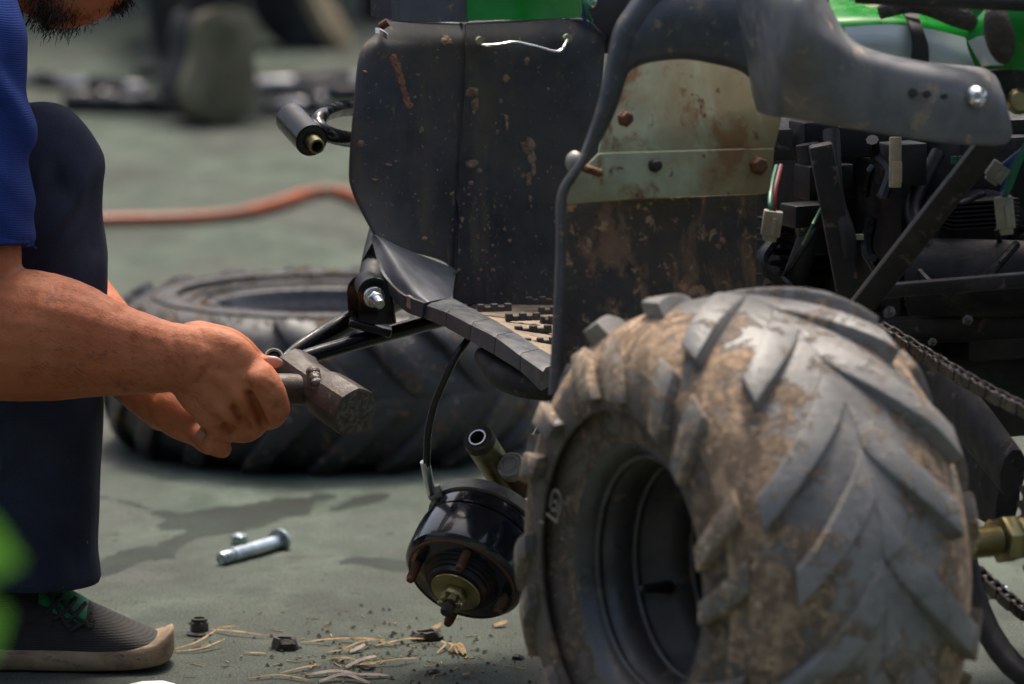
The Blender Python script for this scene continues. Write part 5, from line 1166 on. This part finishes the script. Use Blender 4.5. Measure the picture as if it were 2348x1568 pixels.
rod('steel_pipe', 620, 215, 900, 208, .024, 'dark_tube', 'dark heavy steel bar beyond the leg shield', [(.4,.028,.06,'dark_tube')])
rod('steel_pipe', 318, 165, 420, 165, .014, 'dark_tube', 'small dark bar beside the raised olive shoe sole', [(.1,.018,.03,'dark_tube')])
for (u, v, nm) in ((237,209,'dark damper body behind the mechanic'),(733,218,'pipes beyond the black loop tube')):
    mb = MB(); c = G(u, v+12, .014); mb.ball(c, .014, None, 20, 14); build(mb, 'ball_fitting', M['chrome'], None, label='chromed ball fitting beside the ' + nm, cat='fitting')
# person behind: kneeling on toes, sole towards us
p2 = thing('person', (G(500,292).x, G(500,292).y + .3, 0), 'person in dark clothes kneeling far behind with olive shoe soles showing', 'person')
def back_foot(u0, v0, u1, v1, tilt, ln, wd, name_mat, lean, yaw, sole_edge):
    toe = G(u0, v0); t = node('shoe', p2, toe)
    # local frame: x across, y up along the sole, z from the sole towards the upper
    U = Vector((math.sin(lean), math.sin(tilt)*.6, math.cos(lean)*math.cos(tilt*.6))).normalized()
    Nn = Vector((math.sin(yaw), math.cos(yaw), 0)); Nn = (Nn - U*Nn.dot(U)).normalized(); X_ = U.cross(Nn)
    Mx = Matrix((X_, U, Nn)).transposed()
    prof = crv([(-.02,.0,0),(-.005,.030,0),(.04,.044,0),(.09,.042,0),(.145,.036,0),(.20,.037,0),(.245,.031,0),(.268,.010,0)], 24)
    def loft(z0, z1, shrink, mat, nm, par):
        L = [toe + Mx @ Vector((w*wd/.044*shrink, s*ln/.25+.02, z0)) for s, w, _ in prof] + [toe + Mx @ Vector((-w*wd/.044*shrink, s*ln/.25+.02, z0)) for s, w, _ in prof[::-1]]
        m = MB(); m.prism(L, Nn*(z1-z0)); return build(m, nm, M[mat], par, bevel=.006)
    loft(0, .030, 1.0, sole_edge, 'shoe_sole', t)
    if name_mat != sole_edge: loft(-.003, .001, .93, name_mat, 'sole_tread', t)
    for k in range(7):
        s = .03 + k*.032; m = MB(); m.box(toe + Mx @ Vector((0, s*ln/.25+.02, -.004)), (.05, .012, .006), Mx); build(m, 'tread_bar', M[name_mat], t, bevel=.002)
    loft(.028, .105, .93, 'far_shoe', 'shoe_upper', t)
    return toe, Mx
toe, Mx = back_foot(505, 290, 0, 0, R(8), .182, .080, 'shoe_sole_far', R(5), R(-36), 'shoe_sole_far')
pb = MB()
hk = toe + Mx @ Vector((0, .235, .06))
pb.tube([toe + Mx @ Vector((-.005, .05, .085)), toe + Mx @ Vector((0, .15, .09)), hk, hk + Vector((.0,.10,.05)), hk + Vector((-.03,.38,-.02)), hk + Vector((-.06,.52,-.12))], [.03,.042,.055,.06,.08,.09], 20, n=24, round_cap=True)
kn2 = hk + Vector((-.06,.50,-.10))
pb.tube([kn2, kn2 + Vector((.0,-.12,.25)), kn2 + Vector((.10,-.10,.48))], [.09,.10,.13], 20, n=12, round_cap=True)
toe2, Mx2 = back_foot(806, 112, 0, 0, R(8), .24, .05, 'tan', R(-30), R(-72), 'tan')
hk2 = toe2 + Mx2 @ Vector((0, .25, .06))
pb.tube([toe2 + Mx2 @ Vector((0, .04, .07)), toe2 + Mx2 @ Vector((0, .14, .09)), hk2, hk2 + Vector((-.10,.18,.05)), hk2 + Vector((-.15,.35,-.1))], [.035,.06,.065,.075,.09], 20, n=20, round_cap=True)
pel = kn2 + Vector((.12,-.10,.50))
pb.tube([hk2 + Vector((-.15,.35,-.1)), hk2 + Vector((-.2,.1,.15)), pel], [.09,.11,.13], 20, n=12, round_cap=True)
pb.tube([pel, pel + Vector((0,.1,.25)), pel + Vector((0,.25,.48))], [.15,.16,.17], 24, n=10, round_cap=True)
for s in (-1, 1): pb.tube([pel + Vector((s*.16,.22,.45)), pel + Vector((s*.2,.38,.25)), pel + Vector((s*.1,.6,.15))], [.06,.05,.04], 14, n=10, round_cap=True)
pb.tube([pel + Vector((0,.25,.5)), pel + Vector((0,.30,.62))], [.06,.055], 14, round_cap=True); pb.ball(pel + Vector((0,.34,.72)), (.08,.1,.115))
from_mesh(remesh(pb, .014, 4), 'body', M['far_dark'], p2)
mb = MB(); c = G(800, 44); cs_ = thing('tool_case', (G(868,48).x, G(868,48).y, 0), 'black blurred case standing behind the leg shield', 'case')
mb = MB(); q = G(880, 48); mb.box(q + Vector((0,.1,.12)), (.10,.2,.24)); build(mb, 'case_body', M['far_dark'], cs_, bevel=.012)
mb = MB(); mb.tube([q + Vector((-.03,.1,.24)), q + Vector((-.03,.1,.28)), q + Vector((.03,.1,.28)), q + Vector((.03,.1,.24))], .008, 8); build(mb, 'case_handle', M['far_dark'], cs_)

# open shed roof added out of view to shade the far yard
shade_shed = thing('shade_shed', (0, 14, 0), 'unseen added shed with a dark sheet roof over the far yard', 'shade_shed')
mb = MB(); mb.box((0, 15.8, 3.0), (16, 5.2, .06)); build(mb, 'roof', M['dark_tube'], shade_shed)
for x in (-7.6, 7.6):
    for y in (13.3, 18.0):
        mb = MB(); mb.box((x, y, 1.485), (.12,.12,2.97)); build(mb, 'post', M['dark_tube'], shade_shed)
mb = MB(); mb.box((0, 18.4, 1.5), (16, .08, 2.94)); build(mb, 'rear_wall', M['dark_tube'], shade_shed)

# leafy shrub close to the lens, at the left
def leaf_mat():
    t = NT('green_leaf'); c = t.mix(t.ramp(t.noise(30, 3), .35, .65), (.10, .32, .015), (.17, .42, .04))
    t.set(Base_Color=c, Roughness=.35, Subsurface_Weight=0.0, Transmission_Weight=0.0)
    tr_ = t.n('ShaderNodeBsdfTranslucent'); t.l(c, tr_.inputs[0]); mx = t.n('ShaderNodeMixShader'); mx.inputs[0].default_value = .4
    t.l(t.b.outputs[0], mx.inputs[1]); t.l(tr_.outputs[0], mx.inputs[2]); t.l(mx.outputs[0], t.out.inputs[0]); return t.m
M['leaf'] = leaf_mat(); M['stem'] = surf('green_stem', (.06,.11,.02), .6)
LY = 2.5; base = P(-230, 1500, LY); base.z = 0
shr = thing('leafy_shrub', base, 'bright green leafy shrub close in front at the mechanic\'s side', 'plant')
topp = P(-150, 1150, LY)
mb = MB(); mb.tube([base, base.lerp(topp,.5) + Vector((.01,0,0)), topp], [.006,.005,.003], 8, n=14); build(mb, 'stem', M['stem'], shr)
def leafm(a, b, w, bend):
    mb = MB(); d = b-a; sd = d.cross(Vector((0,-1,.3))).normalized(); nn = sd.cross(d).normalized(); v = []; f = []
    for i in range(9):
        t = i/8; c = a + d*t + nn*bend*math.sin(math.pi*t); ww = w*math.sin(math.pi*min(.985, t**.8*.97+.02))
        v += [c - sd*ww + nn*ww*.25, c, c + sd*ww + nn*ww*.25]
    for i in range(8): f += [(i*3, i*3+1, i*3+4, i*3+3), (i*3+1, i*3+2, i*3+5, i*3+4)]
    mb.add(v, f); build(mb, 'leaf', M['leaf'], shr, angle=80)
leafm(P(-120,1260,LY), P(48,1290,LY-.02), .020, .006)
leafm(P(-120,1480,LY), P(18,1400,LY), .016, .004)
for k in range(14):
    q = base.lerp(topp, .45+.55*k/13); an = k*2.4
    leafm(q, q + Vector((math.cos(an)*.055-.03, math.sin(an)*.06, .02)), .018, .006)

# unseen, added hedge along the near side of the yard (behind the viewer; it keeps the low sky off the scene)
def occluder_hedge(name, c, size, label):
    mb = MB(); nx, nz = max(8, int(size[0]/.18)), max(8, int(size[2]/.18))
    v = []; f = []
    for i in range(nx+1):
        for j in range(nz+1):
            q = Vector((c[0]-size[0]/2+size[0]*i/nx, c[1]+size[1]/2, size[2]*j/nz)); b = mnoise.noise(q*1.7)*.25 + random.uniform(-.12,.12)
            v += [q + Vector((0, b, 0)), q - Vector((0, size[1] + b, 0))]
    I = lambda i, j, k: ((i*(nz+1))+j)*2+k
    for i in range(nx):
        for j in range(nz): f += [(I(i,j,0), I(i+1,j,0), I(i+1,j+1,0), I(i,j+1,0)), (I(i,j,1), I(i,j+1,1), I(i+1,j+1,1), I(i+1,j,1))]
        f += [(I(i,nz,0), I(i+1,nz,0), I(i+1,nz,1), I(i,nz,1)), (I(i,0,0), I(i,0,1), I(i+1,0,1), I(i+1,0,0))]
    for j in range(nz): f += [(I(0,j,0), I(0,j+1,0), I(0,j+1,1), I(0,j,1)), (I(nx,j,0), I(nx,j,1), I(nx,j+1,1), I(nx,j+1,0))]
    mb.add(v, f); build(mb, name, M['occluder_hedge'], None, smooth=False, label=label, cat='occluder_hedge')
M['occluder_hedge'] = surf('dark_occluder_leaves', (.025, .05, .015), .7, vary=.5, vscale=12)
occluder_hedge('unseen_sky_block', (0, -1.9, 0), (18, 1.0, 2.4), 'unseen added dark hedge along the near side of the yard')
